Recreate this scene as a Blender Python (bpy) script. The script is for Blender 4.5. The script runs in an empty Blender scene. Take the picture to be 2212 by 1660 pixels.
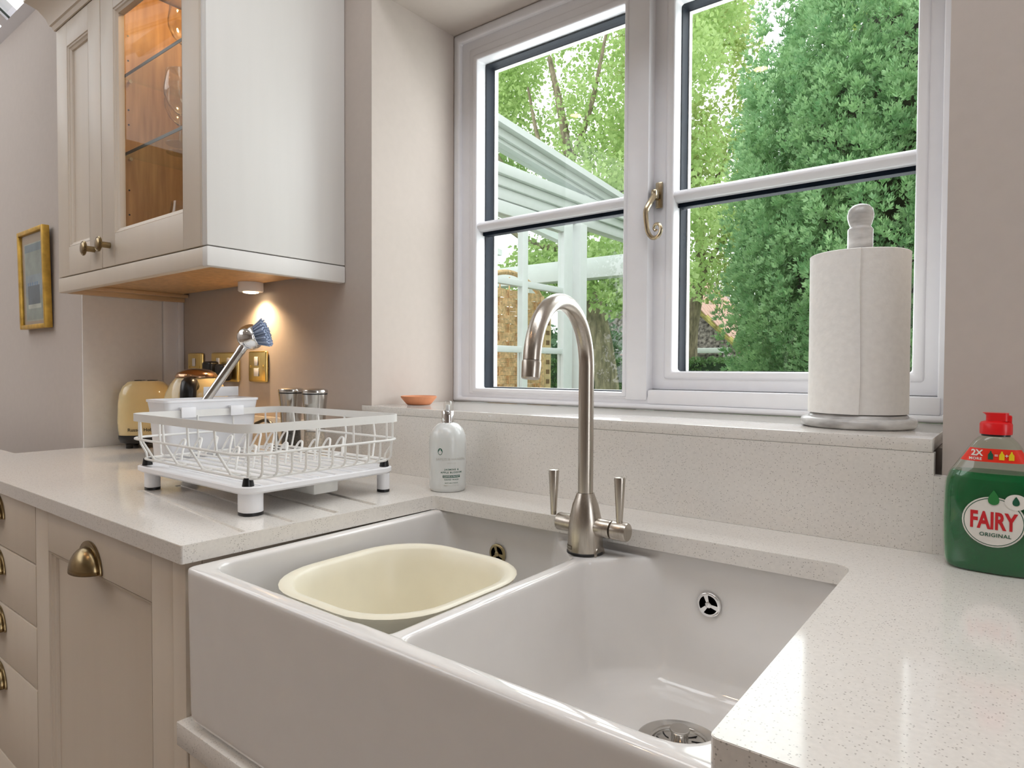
import bpy, bmesh, math, random
import numpy as np
from mathutils import Matrix, Vector
random.seed(7); RNG = np.random.default_rng(11)
SC = bpy.context.scene; COL = SC.collection
R = math.radians; PI = math.pi

# ------------------------------------------------------------------ camera, sky, lights
def cam_basis(yaw, pitch, roll):
    cy, sy, cp, sp = math.cos(yaw), math.sin(yaw), math.cos(pitch), math.sin(pitch)
    f = Vector((-sy*cp, cy*cp, -sp)); r = Vector((cy, sy, 0)); u = r.cross(f)
    cr, sr = math.cos(roll), math.sin(roll)
    return cr*r + sr*u, -sr*r + cr*u, f
cd = bpy.data.cameras.new('camera'); cam = bpy.data.objects.new('camera', cd); COL.objects.link(cam)
cr_, cu_, cf_ = cam_basis(R(38.0), R(1.35), R(.27))
mw = Matrix((cr_, cu_, -cf_)).transposed().to_4x4(); mw.translation = (0, 0, 1.125)
cam.matrix_world = mw
cd.sensor_fit = 'HORIZONTAL'; cd.sensor_width = 36; cd.lens = 36*1410/2212; cd.clip_start = .01; cd.clip_end = 200
SC.camera = cam

wd = bpy.data.worlds.new('overcast_sky'); SC.world = wd; wd.use_nodes = True
bgn = wd.node_tree.nodes['Background']; bgn.inputs[0].default_value = (.96, .97, 1, 1); bgn.inputs[1].default_value = 2.25

def area(name, loc, target, sx, sy, power, col):
    l = bpy.data.lights.new(name, 'AREA'); l.shape = 'RECTANGLE'; l.size = sx; l.size_y = sy; l.energy = power; l.color = col
    o = bpy.data.objects.new(name, l); COL.objects.link(o); o.location = loc
    d = Vector(target) - Vector(loc); o.rotation_euler = d.to_track_quat('-Z', 'Y').to_euler(); return o
area('added_door_daylight', (2.64, .06, 1.17), (-1, .06, 1.17), .76, 2.2, 13, (.93, .94, 1))  # lamp added to light the room from the right, at an unseen door
area('added_rooflight_daylight', (-.25, .28, 2.60), (-.25, .28, 0), 1.9, .6, 6.5, (.97, .96, 1))  # lamp added overhead to brighten the worktop, at an unseen rooflight
area('daylight_kitchen_window', (-.62, 1.42, 1.55), (-.62, 0, 1.2), 1.0, .9, 9.5, (.94, .96, 1))
SC.view_settings.view_transform = 'Standard'; SC.view_settings.look = 'None'
SC.view_settings.exposure = 0.2; SC.view_settings.gamma = 1; SC.view_settings.use_curve_mapping = False
SC.cycles.max_bounces = 10; SC.cycles.transparent_max_bounces = 24; SC.cycles.caustics_reflective = False; SC.cycles.caustics_refractive = False
SC.cycles.sample_clamp_indirect = 6

# ------------------------------------------------------------------ materials
MATS = {}
def nm(name):
    m = bpy.data.materials.new(name); m.use_nodes = True; nt = m.node_tree
    return m, nt, nt.nodes['Principled BSDF']
def N(nt, t, **kw):
    n = nt.nodes.new(t)
    for k, v in kw.items():
        if hasattr(n, k): setattr(n, k, v)
        else: n.inputs[k].default_value = v
    return n
def mat(name, c, rough=.5, metal=0, var=.04, scale=30, bump=0, coat=0, trans=0, ior=1.45, sss=0, stretch=None, c2=None, aniso=0):
    if name in MATS: return MATS[name]
    m, nt, p = nm(name); L = nt.links.new
    tc = N(nt, 'ShaderNodeTexCoord'); mp = N(nt, 'ShaderNodeMapping')
    if stretch: mp.inputs['Scale'].default_value = stretch
    L(tc.outputs['Object'], mp.inputs[0])
    no = N(nt, 'ShaderNodeTexNoise'); no.inputs['Scale'].default_value = scale; no.inputs['Detail'].default_value = 4
    L(mp.outputs[0], no.inputs['Vector'])
    cr = N(nt, 'ShaderNodeValToRGB'); a = [max(0, x*(1-var*2)) for x in c]; b = c2 or [min(1, x*(1+var*2)) for x in c]
    cr.color_ramp.elements[0].position = .3; cr.color_ramp.elements[1].position = .7
    cr.color_ramp.elements[0].color = (*a, 1); cr.color_ramp.elements[1].color = (*b, 1)
    L(no.outputs['Fac'], cr.inputs[0]); L(cr.outputs[0], p.inputs['Base Color'])
    p.inputs['Roughness'].default_value = rough; p.inputs['Metallic'].default_value = metal
    p.inputs['IOR'].default_value = ior; p.inputs['Transmission Weight'].default_value = trans
    p.inputs['Coat Weight'].default_value = coat; p.inputs['Coat Roughness'].default_value = .05
    if sss: p.inputs['Subsurface Weight'].default_value = sss; p.inputs['Subsurface Radius'].default_value = (.01, .01, .01)
    if bump:
        bn = N(nt, 'ShaderNodeBump'); bn.inputs['Strength'].default_value = bump; bn.inputs['Distance'].default_value = .002
        L(no.outputs['Fac'], bn.inputs['Height']); L(bn.outputs[0], p.inputs['Normal'])
    MATS[name] = m; return m
def quartz(name, base, speck=(.30, .27, .24), rough=.1):
    m, nt, p = nm(name); L = nt.links.new
    tc = N(nt, 'ShaderNodeTexCoord')
    prev = None
    for sc, thr, col, keep in ((520, .33, speck, .20), (300, .22, [x*.75 for x in speck], .07)):
        vo = N(nt, 'ShaderNodeTexVoronoi'); vo.inputs['Scale'].default_value = sc; L(tc.outputs['Object'], vo.inputs['Vector'])
        lt = N(nt, 'ShaderNodeMath', operation='LESS_THAN'); lt.inputs[1].default_value = thr; L(vo.outputs['Distance'], lt.inputs[0])
        sp = N(nt, 'ShaderNodeSeparateColor'); L(vo.outputs['Color'], sp.inputs[0])
        l2 = N(nt, 'ShaderNodeMath', operation='LESS_THAN'); l2.inputs[1].default_value = keep; L(sp.outputs[0], l2.inputs[0])
        mu = N(nt, 'ShaderNodeMath', operation='MULTIPLY'); L(lt.outputs[0], mu.inputs[0]); L(l2.outputs[0], mu.inputs[1])
        m2 = N(nt, 'ShaderNodeMath', operation='MULTIPLY'); L(mu.outputs[0], m2.inputs[0]); m2.inputs[1].default_value = .6
        mx = N(nt, 'ShaderNodeMix', data_type='RGBA'); L(m2.outputs[0], mx.inputs[0]); mx.inputs[7].default_value = (*col, 1)
        if prev: L(prev.outputs[2], mx.inputs[6])
        else:
            no = N(nt, 'ShaderNodeTexNoise'); no.inputs['Scale'].default_value = 220; L(tc.outputs['Object'], no.inputs['Vector'])
            cr = N(nt, 'ShaderNodeValToRGB'); cr.color_ramp.elements[0].color = (*[x*.9 for x in base], 1); cr.color_ramp.elements[1].color = (*[min(1, x*1.07) for x in base], 1)
            L(no.outputs['Fac'], cr.inputs[0]); L(cr.outputs[0], mx.inputs[6])
        prev = mx
    L(prev.outputs[2], p.inputs['Base Color']); p.inputs['Roughness'].default_value = rough
    p.inputs['IOR'].default_value = 1.55
    MATS[name] = m; return m
def thin_glass(name, tint=(1, 1, 1), refl=1.0, ior=1.5):
    m = bpy.data.materials.new(name); m.use_nodes = True; nt = m.node_tree; nt.nodes.clear(); L = nt.links.new
    out = N(nt, 'ShaderNodeOutputMaterial'); mx = N(nt, 'ShaderNodeMixShader'); tr = N(nt, 'ShaderNodeBsdfTransparent'); gl = N(nt, 'ShaderNodeBsdfGlossy')
    fr = N(nt, 'ShaderNodeFresnel'); fr.inputs['IOR'].default_value = ior
    no = N(nt, 'ShaderNodeTexNoise'); no.inputs['Scale'].default_value = 3
    mu = N(nt, 'ShaderNodeMath', operation='MULTIPLY'); mu.inputs[1].default_value = refl
    tr.inputs[0].default_value = (*tint, 1); gl.inputs['Roughness'].default_value = .01
    ge = N(nt, 'ShaderNodeNewGeometry'); sb = N(nt, 'ShaderNodeMath', operation='SUBTRACT'); sb.inputs[0].default_value = 1; L(ge.outputs['Backfacing'], sb.inputs[1])
    m3 = N(nt, 'ShaderNodeMath', operation='MULTIPLY'); L(fr.outputs[0], mu.inputs[0]); L(mu.outputs[0], m3.inputs[0]); L(sb.outputs[0], m3.inputs[1]); L(m3.outputs[0], mx.inputs[0]); L(tr.outputs[0], mx.inputs[1]); L(gl.outputs[0], mx.inputs[2]); L(mx.outputs[0], out.inputs[0])
    MATS[name] = m; return m
def emis(name, c, s):
    m, nt, p = nm(name); p.inputs['Base Color'].default_value = (*c, 1); p.inputs['Emission Color'].default_value = (*c, 1); p.inputs['Emission Strength'].default_value = s
    MATS[name] = m; return m
def leafmat(name, c1, c2, trans=.4):
    m = bpy.data.materials.new(name); m.use_nodes = True; nt = m.node_tree; p = nt.nodes['Principled BSDF']; L = nt.links.new
    tc = N(nt, 'ShaderNodeTexCoord'); no = N(nt, 'ShaderNodeTexNoise'); no.inputs['Scale'].default_value = 6; no.inputs['Detail'].default_value = 8; no.inputs['Roughness'].default_value = .8
    L(tc.outputs['Object'], no.inputs['Vector'])
    cr = N(nt, 'ShaderNodeValToRGB'); cr.color_ramp.elements[0].position = .35; cr.color_ramp.elements[1].position = .65
    cr.color_ramp.elements[0].color = (*c1, 1); cr.color_ramp.elements[1].color = (*c2, 1); L(no.outputs['Fac'], cr.inputs[0])
    L(cr.outputs[0], p.inputs['Base Color']); p.inputs['Roughness'].default_value = .55
    tl = N(nt, 'ShaderNodeBsdfTranslucent'); L(cr.outputs[0], tl.inputs[0]); mx = N(nt, 'ShaderNodeMixShader'); mx.inputs[0].default_value = trans
    L(p.outputs[0], mx.inputs[1]); L(tl.outputs[0], mx.inputs[2]); L(mx.outputs[0], nt.nodes['Material Output'].inputs[0])
    MATS[name] = m; return m

WALL = mat('wall_paint', (.53, .465, .418), .75, var=.008, scale=60, bump=.02)
CEIL = mat('ceiling_paint', (.80, .79, .77), .8, var=.01)
FLOOR = mat('stone_floor', (.26, .20, .15), .35, var=.12, scale=6)
CABP = mat('cabinet_paint', (.69, .605, .505), .42, var=.006, scale=40, bump=.015, stretch=(1, 1, .08))
CABP_LIT = mat('cabinet_paint_daylit', (.74, .72, .69), .45, var=.005, scale=50, bump=.02, stretch=(1, 1, .06))  # cabinet paint whitened to carry the daylight on the end faces
QTOP = quartz('quartz', (.77, .733, .685))
CERAM = mat('fireclay', (.80, .775, .75), .07, var=.006, coat=.5)
UPVC = mat('white_upvc', (.80, .795, .825), .3, var=.006)
STEEL = mat('brushed_steel', (.50, .455, .40), .27, 1, var=.05, scale=60, stretch=(14, 14, .4), bump=.03)
CHROME = mat('chrome', (.85, .85, .85), .04, 1, var=.01)
STEEL2 = mat('polished_steel', (.62, .60, .57), .16, 1, var=.03)
BRASS = mat('polished_brass', (.92, .72, .28), .30, 1, var=.03)
ABRASS = mat('antique_brass', (.30, .225, .12), .25, 1, var=.12, scale=40)
HBRASS = mat('window_handle_brass', (.50, .42, .29), .22, 1, var=.08, scale=60)
OAK = mat('oak', (.60, .35, .15), .4, var=.10, scale=14, stretch=(5, 5, .5), c2=(.68, .42, .19))
OAKR = mat('oak_rail', (.62, .42, .24), .4, var=.07, scale=12, stretch=(5, .5, 5))
BLACK = mat('black_plastic', (.012, .012, .013), .28, var=.1)
DARK = mat('glazing_spacer', (.006, .011, .020), .55, var=.1)
DARK.node_tree.nodes['Principled BSDF'].inputs['Specular IOR Level'].default_value = .08
WHITEP = mat('white_plastic', (.85, .85, .87), .3, var=.006)
WIREW = mat('white_coated_wire', (.78, .77, .74), .35, var=.01)
CREAM = mat('cream_enamel', (.74, .60, .32), .14, var=.01, coat=.4)
CREAMP = mat('cream_plastic', (.84, .79, .64), .3, var=.008)
TERRA = mat('terracotta', (.62, .26, .13), .7, var=.06, scale=40)
PAPER = mat('kitchen_paper', (.90, .88, .85), .85, var=.015, scale=120, bump=.25)
MARBLE = mat('grey_marble', (.42, .40, .385), .18, var=.12, scale=22, c2=(.74, .73, .71), stretch=(1, 1, 3))
GLASS = thin_glass('window_glass', (.985, 1, .99), 1.0)
GLASSC = thin_glass('clear_glassware', (.97, .97, .95), 2.2)
SHELFG = thin_glass('shelf_glass', (.93, .97, .95), .22)
GEDGE = mat('glass_edge', (.05, .07, .06), .45, var=.05)
GOLD = mat('gilt_frame', (.62, .38, .07), .38, .55, var=.10, scale=40)
def srgb(*c): return tuple(((x/255)/12.92 if x/255 <= .04045 else ((x/255+.055)/1.055)**2.4) for x in c)

# ------------------------------------------------------------------ mesh helpers
def new_obj(name, me, m=None, parent=None):
    o = bpy.data.objects.new(name, me); COL.objects.link(o)
    if m is not None and me is not None: me.materials.clear(); me.materials.append(m)
    if parent is not None: o.parent = parent
    return o
class B:
    """collects verts and faces of one mesh"""
    def __init__(s): s.v = []; s.f = []
    def add(s, v, f):
        o = len(s.v); s.v += [tuple(p) for p in v]; s.f += [tuple(i+o for i in q) for q in f]; return s
    def box(s, x0, x1, y0, y1, z0, z1):
        v = [(x, y, z) for x in (x0, x1) for y in (y0, y1) for z in (z0, z1)]
        return s.add(v, [(0, 1, 3, 2), (4, 6, 7, 5), (0, 4, 5, 1), (2, 3, 7, 6), (0, 2, 6, 4), (1, 5, 7, 3)])
    def prism(s, poly, z0, z1):
        n = len(poly); v = [(*p, z0) for p in poly] + [(*p, z1) for p in poly]
        return s.add(v, [tuple(range(n))[::-1], tuple(range(n, 2*n))] + [(i, (i+1) % n, n+(i+1) % n, n+i) for i in range(n)])
    def prism_y(s, poly, y0, y1):    # poly in x,z
        n = len(poly); v = [(p[0], y0, p[1]) for p in poly] + [(p[0], y1, p[1]) for p in poly]
        return s.add(v, [tuple(range(n)), tuple(range(n, 2*n))[::-1]] + [(n+i, n+(i+1) % n, (i+1) % n, i) for i in range(n)])
    def prism_x(s, poly, x0, x1):    # poly in y,z
        n = len(poly); v = [(x0, *p) for p in poly] + [(x1, *p) for p in poly]
        return s.add(v, [tuple(range(n))[::-1], tuple(range(n, 2*n))] + [(i, (i+1) % n, n+(i+1) % n, n+i) for i in range(n)])
    def loft(s, rings, cap0=True, cap1=True, closed=True):
        n = len(rings[0]); v = [p for r in rings for p in r]; f = []
        for k in range(len(rings)-1):
            for i in range(n if closed else n-1):
                j = (i+1) % n; f.append((k*n+i, k*n+j, (k+1)*n+j, (k+1)*n+i))
        if cap0: f.append(tuple(range(n))[::-1])
        if cap1: f.append(tuple(range((len(rings)-1)*n, len(rings)*n)))
        return s.add(v, f)
    def lathe(s, prof, c=(0, 0, 0), n=32, axis='Z', ex=1, ey=1):   # prof: (r, h)
        rings = []
        for r, h in prof:
            ring = []
            for i in range(n):
                a = 2*PI*i/n; p = (r*math.cos(a)*ex, r*math.sin(a)*ey, h)
                if axis == 'X': p = (h, p[0], p[1])
                if axis == 'Y': p = (p[0], h, -p[1])
                ring.append((p[0]+c[0], p[1]+c[1], p[2]+c[2]))
            rings.append(ring)
        return s.loft(rings, prof[0][0] > 1e-6, prof[-1][0] > 1e-6)
    def tube(s, pts, r, n=8, closed=False, caps=True):
        pts = [Vector(p) for p in pts]; m = len(pts); rr = r if isinstance(r, (list, tuple)) else [r]*m
        def tang(i):
            a = pts[(i-1) % m] if closed or i > 0 else pts[i]; b = pts[(i+1) % m] if closed or i < m-1 else pts[i]
            t = b - a; return t.normalized() if t.length > 1e-9 else Vector((0, 0, 1))
        t0 = tang(0); up = Vector((0, 0, 1)) if abs(t0.z) < .9 else Vector((1, 0, 0)); nrm = t0.cross(up).normalized(); rings = []
        for i in range(m):
            t = tang(i); nrm = (nrm - t*nrm.dot(t)); nrm = nrm.normalized() if nrm.length > 1e-9 else t.orthogonal().normalized(); bn = t.cross(nrm)
            rings.append([tuple(pts[i] + rr[i]*(math.cos(2*PI*k/n)*nrm + math.sin(2*PI*k/n)*bn)) for k in range(n)])
        if closed: rings.append(rings[0])
        return s.loft(rings, caps and not closed, caps and not closed)
    def mesh(s, name):
        me = bpy.data.meshes.new(name); me.from_pydata(s.v, [], s.f); me.update(); return me
    def build(s, name, m=None, parent=None, bevel=0, seg=2, smooth=True, ang=35, weld=False):
        me = s.mesh(name); bm = bmesh.new(); bm.from_mesh(me)
        if weld: bmesh.ops.remove_doubles(bm, verts=bm.verts, dist=1e-5)
        bmesh.ops.recalc_face_normals(bm, faces=bm.faces)
        if bevel:
            es = [e for e in bm.edges if len(e.link_faces) == 2 and e.calc_face_angle(0) > R(30)]
            bmesh.ops.bevel(bm, geom=es, offset=bevel, segments=seg, affect='EDGES', profile=.5, clamp_overlap=True)
        bm.to_mesh(me); bm.free()
        if smooth:
            me.shade_smooth(); me.set_sharp_from_angle(angle=R(ang))
        return new_obj(name, me, m, parent)
def np_mesh(name, V, F):
    V = np.asarray(V, np.float32); F = np.asarray(F, np.int32); k = F.shape[1]; me = bpy.data.meshes.new(name)
    me.vertices.add(len(V)); me.vertices.foreach_set('co', V.ravel())
    me.loops.add(F.size); me.loops.foreach_set('vertex_index', F.ravel())
    me.polygons.add(len(F)); me.polygons.foreach_set('loop_start', np.arange(len(F), dtype=np.int32)*k)
    me.update(calc_edges=True); me.validate(); return me
def rrect(x0, x1, y0, y1, r, n=6):
    p = []
    for cx, cy, a in ((x1-r, y1-r, 0), (x0+r, y1-r, 90), (x0+r, y0+r, 180), (x1-r, y0+r, 270)):
        for i in range(n+1):
            t = R(a+90*i/n); p.append((cx+r*math.cos(t), cy+r*math.sin(t)))
    return p
def round_poly(poly, rad, n=6):
    out = []; m = len(poly)
    for i in range(m):
        p = Vector(poly[i]); a = (Vector(poly[i-1])-p); b = (Vector(poly[(i+1) % m])-p); la, lb = a.length, b.length; a.normalize(); b.normalize()
        r = rad[i] if isinstance(rad, (list, tuple)) else rad
        th = a.angle(b); d = min(r/math.tan(th/2), la*.48, lb*.48); r2 = d*math.tan(th/2)
        bis = (a+b).normalized(); c = p + bis*(r2/math.sin(th/2)); s, e = p+a*d, p+b*d
        a0 = math.atan2(s.y-c.y, s.x-c.x); a1 = math.atan2(e.y-c.y, e.x-c.x); da = (a1-a0+PI) % (2*PI)-PI
        for k in range(n+1):
            t = a0+da*k/n; out.append((c.x+r2*math.cos(t), c.y+r2*math.sin(t)))
    return out
def inset_poly(poly, d):     # ccw polygon
    m = len(poly); out = []
    for i in range(m):
        p0, p1, p2 = Vector(poly[i-1]), Vector(poly[i]), Vector(poly[(i+1) % m])
        e1 = (p1-p0).normalized(); e2 = (p2-p1).normalized(); n1 = Vector((-e1.y, e1.x)); n2 = Vector((-e2.y, e2.x))
        k = (n1+n2); out.append(tuple(p1 + k*(d/max(.2, 1+n1.dot(n2)))))
    return out
def smooth_path(pts, n=8, closed=False):
    P = [Vector(p) for p in pts]; m = len(P); out = []
    rng = range(m if closed else m-1)
    for i in rng:
        p0 = P[(i-1) % m] if closed or i > 0 else P[i]*2-P[i+1]; p1 = P[i]; p2 = P[(i+1) % m]; p3 = P[(i+2) % m] if closed or i+2 < m else P[i+1]*2-P[i]
        for k in range(n):
            t = k/n; out.append(.5*((2*p1)+(-p0+p2)*t+(2*p0-5*p1+4*p2-p3)*t*t+(-p0+3*p1-3*p2+p3)*t**3))
    if not closed: out.append(P[-1])
    return out
def thing(name, label, cat, loc=(0, 0, 0), group=None, rotz=0):
    o = bpy.data.objects.new(name, None); COL.objects.link(o); o.location = loc; o.rotation_euler = (0, 0, rotz); o.empty_display_size = .05
    return tag(o, label, cat, group)
def tag(o, label, cat, group=None, kind=None):
    o['label'] = label
    if cat: o['category'] = cat
    if group: o['group'] = group
    if kind: o['kind'] = kind
    return o
def struct(o, label=None):
    o['kind'] = 'structure'
    if label: o['label'] = label
    return o
def local(o, parent):   # mesh built in world coordinates under an empty that sits elsewhere
    o.parent = parent; o.matrix_parent_inverse = Matrix.Translation(parent.location).inverted() if parent.rotation_euler.z == 0 else parent.matrix_basis.inverted(); return o
def apply_mods(o):
    dg = bpy.context.evaluated_depsgraph_get(); me = bpy.data.meshes.new_from_object(o.evaluated_get(dg)); o.modifiers.clear(); o.data = me; return o
def text_mesh(body, size, bold=0, sx=1, spacing=1, align='CENTER'):
    cu = bpy.data.curves.new('lettering', 'FONT'); cu.body = body; cu.size = size; cu.offset = bold; cu.align_x = align; cu.align_y = 'CENTER'; cu.space_character = spacing; cu.resolution_u = 3
    o = bpy.data.objects.new('lettering', cu); COL.objects.link(o); dg = bpy.context.evaluated_depsgraph_get(); me = bpy.data.meshes.new_from_object(o.evaluated_get(dg))
    v = [(p.co.x*sx, p.co.y) for p in me.vertices]; f = [tuple(q.vertices) for q in me.polygons]
    bpy.data.objects.remove(o); bpy.data.curves.remove(cu); bpy.data.meshes.remove(me); return v, f
def cylcut(o, cutters):
    for c in cutters:
        md = o.modifiers.new('cut', 'BOOLEAN'); md.operation = 'DIFFERENCE'; md.object = c; md.solver = 'EXACT'
    bpy.context.view_layer.update(); apply_mods(o)
    for c in cutters: bpy.data.objects.remove(c)

YF, YW, YB, WT, WB = .387, .963, .945, .900, .876    # worktop front, wall, backsplash face, worktop top and underside
XE = -2.05                                           # left end wall

# ------------------------------------------------------------------ room shell
struct(B().box(-4.6, 2.6, -3.2, 1.3, -.1, 0).build('floor', FLOOR, smooth=False))
w = B()
w.box(-2.35, -1.153, YW, 1.30, 0, 2.6).box(-.076, 2.6, YW, 1.30, 0, 2.6).box(-1.153, -.076, YW, 1.30, 1.968, 2.6).box(-1.153, -.076, YW, 1.30, 0, .985).box(-1.153, -.076, 1.02, 1.30, .985, 1.0235)
struct(w.build('wall_window', WALL, smooth=False), 'taupe painted wall around the garden window')
struct(B().box(XE-.006, XE, .6935, YW-.0005, 0, 2.55).build('wall_return', mat('wall_paint_daylit', (.80, .77, .745), .75, var=.01, scale=60), smooth=False), 'wall return at the far end of the worktop, paled as if daylit')  # wall colour lightened to stand for the daylight on this return
struct(B().box(-4.6, -2.35, .693, .95, 0, 2.216).box(-2.35, XE-.0062, .693, YW-.0005, 0, 2.55).build('wall_left', WALL, smooth=False), 'taupe wall carrying the small framed picture')
struct(B().box(-4.75, -4.6, -3.2, .95, 0, 2.6).build('wall_far_left', WALL, smooth=False))
struct(B().box(-4.6, 2.6, -3.35, -3.2, 0, 2.6).build('wall_behind', WALL, smooth=False))
w = B(); w.box(2.6, 2.75, -3.35, -.33, 0, 2.6).box(2.6, 2.75, .45, 1.3, 0, 2.6).box(2.6, 2.75, -.33, .45, 2.3, 2.6)
struct(w.build('wall_right', WALL, smooth=False))
c = B(); c.box(-2.2, 2.6, .6, 1.3, 2.55, 2.68).box(-2.2, 2.6, -3.2, -.06, 2.55, 2.68).box(-2.2, -1.25, -.06, .6, 2.55, 2.68).box(.75, 2.6, -.06, .6, 2.55, 2.68)
struct(c.build('ceiling', CEIL, smooth=False))
struct(B().box(XE, XE+.012, .905, YW, WT+.001, 1.36).build('trim_1', UPVC, bevel=.003), 'narrow white corner trim behind the toaster')
struct(B().box(XE+.0, XE+.02, .944, YW, 1.03, 1.36).build('trim_2', UPVC, bevel=.004), 'bright white bead beside the corner trim')

# sloping roof glazing over the left end: slope rises towards the camera
rw = bpy.data.objects.new('window_2', None); COL.objects.link(rw); struct(rw, 'sloping white-framed roof window above the picture wall'); rw.location = (-3, .693, 2.216)
def roofbar(x0, x1, t0, t1, h0, h1, m, name):
    # t along the slope (towards -y and up), h normal offset
    sy, sz = -.80, .60
    def P(x, t, h): return (x, .70+sy*t+.60*h, 2.216+sz*t+.80*h)
    v = [P(x, t, h) for x in (x0, x1) for t in (t0, t1) for h in (h0, h1)]
    o = B().add(v, [(0, 1, 3, 2), (4, 6, 7, 5), (0, 4, 5, 1), (2, 3, 7, 6), (0, 2, 6, 4), (1, 5, 7, 3)]).build(name, m, smooth=False); local(o, rw); return o
roofbar(-4.6, -2.2, 0, .035, -.002, .05, UPVC, 'frame'); roofbar(-4.6, -2.2, 1.6, 1.7, -.03, .05, UPVC, 'frame')
for x in (-4.55, -3.86, -3.2, -2.62, -2.24): roofbar(x-.03, x+.03, .035, 1.6, 0, .05, UPVC, 'rafter')
for x in (-3.815, -3.155, -2.575): roofbar(x, x+.004, .035, 1.6, .0, .006, GEDGE, 'seal')
for x0, x1 in ((-4.51, -3.9), (-3.82, -3.24), (-3.16, -2.66), (-2.58, -2.28)): roofbar(x0, x1, .05, 1.6, .01, .014, GLASS, 'pane')
roofbar(-4.6, -2.2, 1.7, 2.6, -.02, .05, CEIL, 'soffit')

# unseen garden door and rooflight, added as openings for the daylight lamps
d1_ = bpy.data.objects.new('added_door', None); COL.objects.link(d1_); struct(d1_, 'unseen glazed garden door added in the right-hand wall for daylight'); d1_.location = (2.7, .06, 0)
def dbar(y0, y1, z0, z1, n, m=UPVC, x0=2.68, x1=2.74): o = B().box(x0, x1, y0, y1, z0, z1).build(n, m, bevel=.004 if m is UPVC else 0); local(o, d1_)
dbar(-.329, -.26, .0, 2.299, 'stile'); dbar(.38, .449, .0, 2.299, 'stile'); dbar(-.26, .38, .0, .16, 'rail'); dbar(-.26, .38, 2.2, 2.299, 'rail'); dbar(-.26, .38, 1.0, 1.06, 'rail')
for z0, z1 in ((.16, 1.0), (1.06, 2.2)): dbar(-.26, .38, z0, z1, 'pane', GLASS, 2.708, 2.712)
w3 = bpy.data.objects.new('added_rooflight', None); COL.objects.link(w3); struct(w3, 'unseen white rooflight added in the ceiling over the sink for daylight'); w3.location = (-.25, .27, 2.66)
def lbar(x0, x1, y0, y1, n, m=UPVC, z0=2.64, z1=2.70): o = B().box(x0, x1, y0, y1, z0, z1).build(n, m, smooth=False); local(o, w3)
lbar(-1.249, -1.2, -.059, .599, 'frame'); lbar(.70, .749, -.059, .599, 'frame'); lbar(-1.2, .70, -.059, -.02, 'frame'); lbar(-1.2, .70, .56, .599, 'frame'); lbar(-.28, -.22, -.02, .56, 'glazing_bar')
lbar(-1.2, -.28, -.02, .56, 'pane', GLASS, 2.668, 2.672); lbar(-.22, .70, -.02, .56, 'pane', GLASS, 2.668, 2.672)

# ------------------------------------------------------------------ main window
WY = 1.227
w1 = bpy.data.objects.new('window_1', None); COL.objects.link(w1); struct(w1, 'white two-light casement window over the sink'); w1.location = (-.615, WY, 1.041)
def wpart(b, name, m, **k): o = b.build(name, m, **k); local(o, w1); return o
def ring_frame(x0, x1, z0, z1, l, r, b, t, y0, y1):     # four mitred bars
    f = B()
    o = [(x0, z0), (x1, z0), (x1, z1), (x0, z1)]; i = [(x0+l, z0+b), (x1-r, z0+b), (x1-r, z1-t), (x0+l, z1-t)]
    v = [(p[0], y0, p[1]) for p in o]+[(p[0], y0, p[1]) for p in i]+[(p[0], y1, p[1]) for p in o]+[(p[0], y1, p[1]) for p in i]
    fs = []
    for k in range(4):
        j = (k+1) % 4; fs += [(k, j, 4+j, 4+k), (8+j, 8+k, 12+k, 12+j), (4+k, 4+j, 12+j, 12+k), (j, k, 8+k, 8+j)]
    return f.add(v, fs)
X0, X1, ZB, ZT = -1.153, -.076, 1.041, 1.968
# quadrant bead round the reveal
wpart(ring_frame(X0, X1, ZB, ZT, .020, .020, .012, .024, WY, WY+.06), 'bead', UPVC, bevel=.006, seg=3)
# outer frame: left light and right light separated by a mullion
FX0, FX1, FZ0, FZ1 = X0+.014, X1-.008, 1.050, 1.950
wpart(ring_frame(FX0, FX1, FZ0, FZ1, .035, .022, .018, .03, WY+.012, WY+.07), 'frame', UPVC, bevel=.003)
wpart(B().box(-.662, -.612, WY+.008, WY+.07, 1.06, 1.93), 'mullion', UPVC, bevel=.004)
gl = (-1.079, -.670, 1.077, 1.889)      # left glazed opening
wpart(ring_frame(-1.108, -.655, 1.060, 1.925, .020, .010, .012, .024, WY+.010, WY+.05), 'glazing_bead', UPVC, bevel=.005, seg=3)
wpart(ring_frame(-1.094, -.660, 1.066, 1.905, .014, .009, .010, .014, WY+.006, WY+.05), 'glazing_bead', UPVC, bevel=.004, seg=3)
SX0, SX1, SZ0, SZ1 = -.614, -.100, 1.083, 1.925  # opening sash
wpart(ring_frame(SX0, SX1, SZ0, SZ1, .036, .034, .030, .034, WY+.034, WY+.085), 'sash', UPVC, bevel=.003)
wpart(ring_frame(SX0+.028, SX1-.026, SZ0+.022, SZ1-.026, .018, .018, .016, .020, WY+.030, WY+.07), 'glazing_bead', UPVC, bevel=.006, seg=3)
wpart(B().box(-.6105, -.101, WY+.008, WY+.06, 1.0525, 1.0825), 'frame_rail', UPVC, bevel=.004)
sg = (-.568, -.144, 1.121, 1.88)
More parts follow.
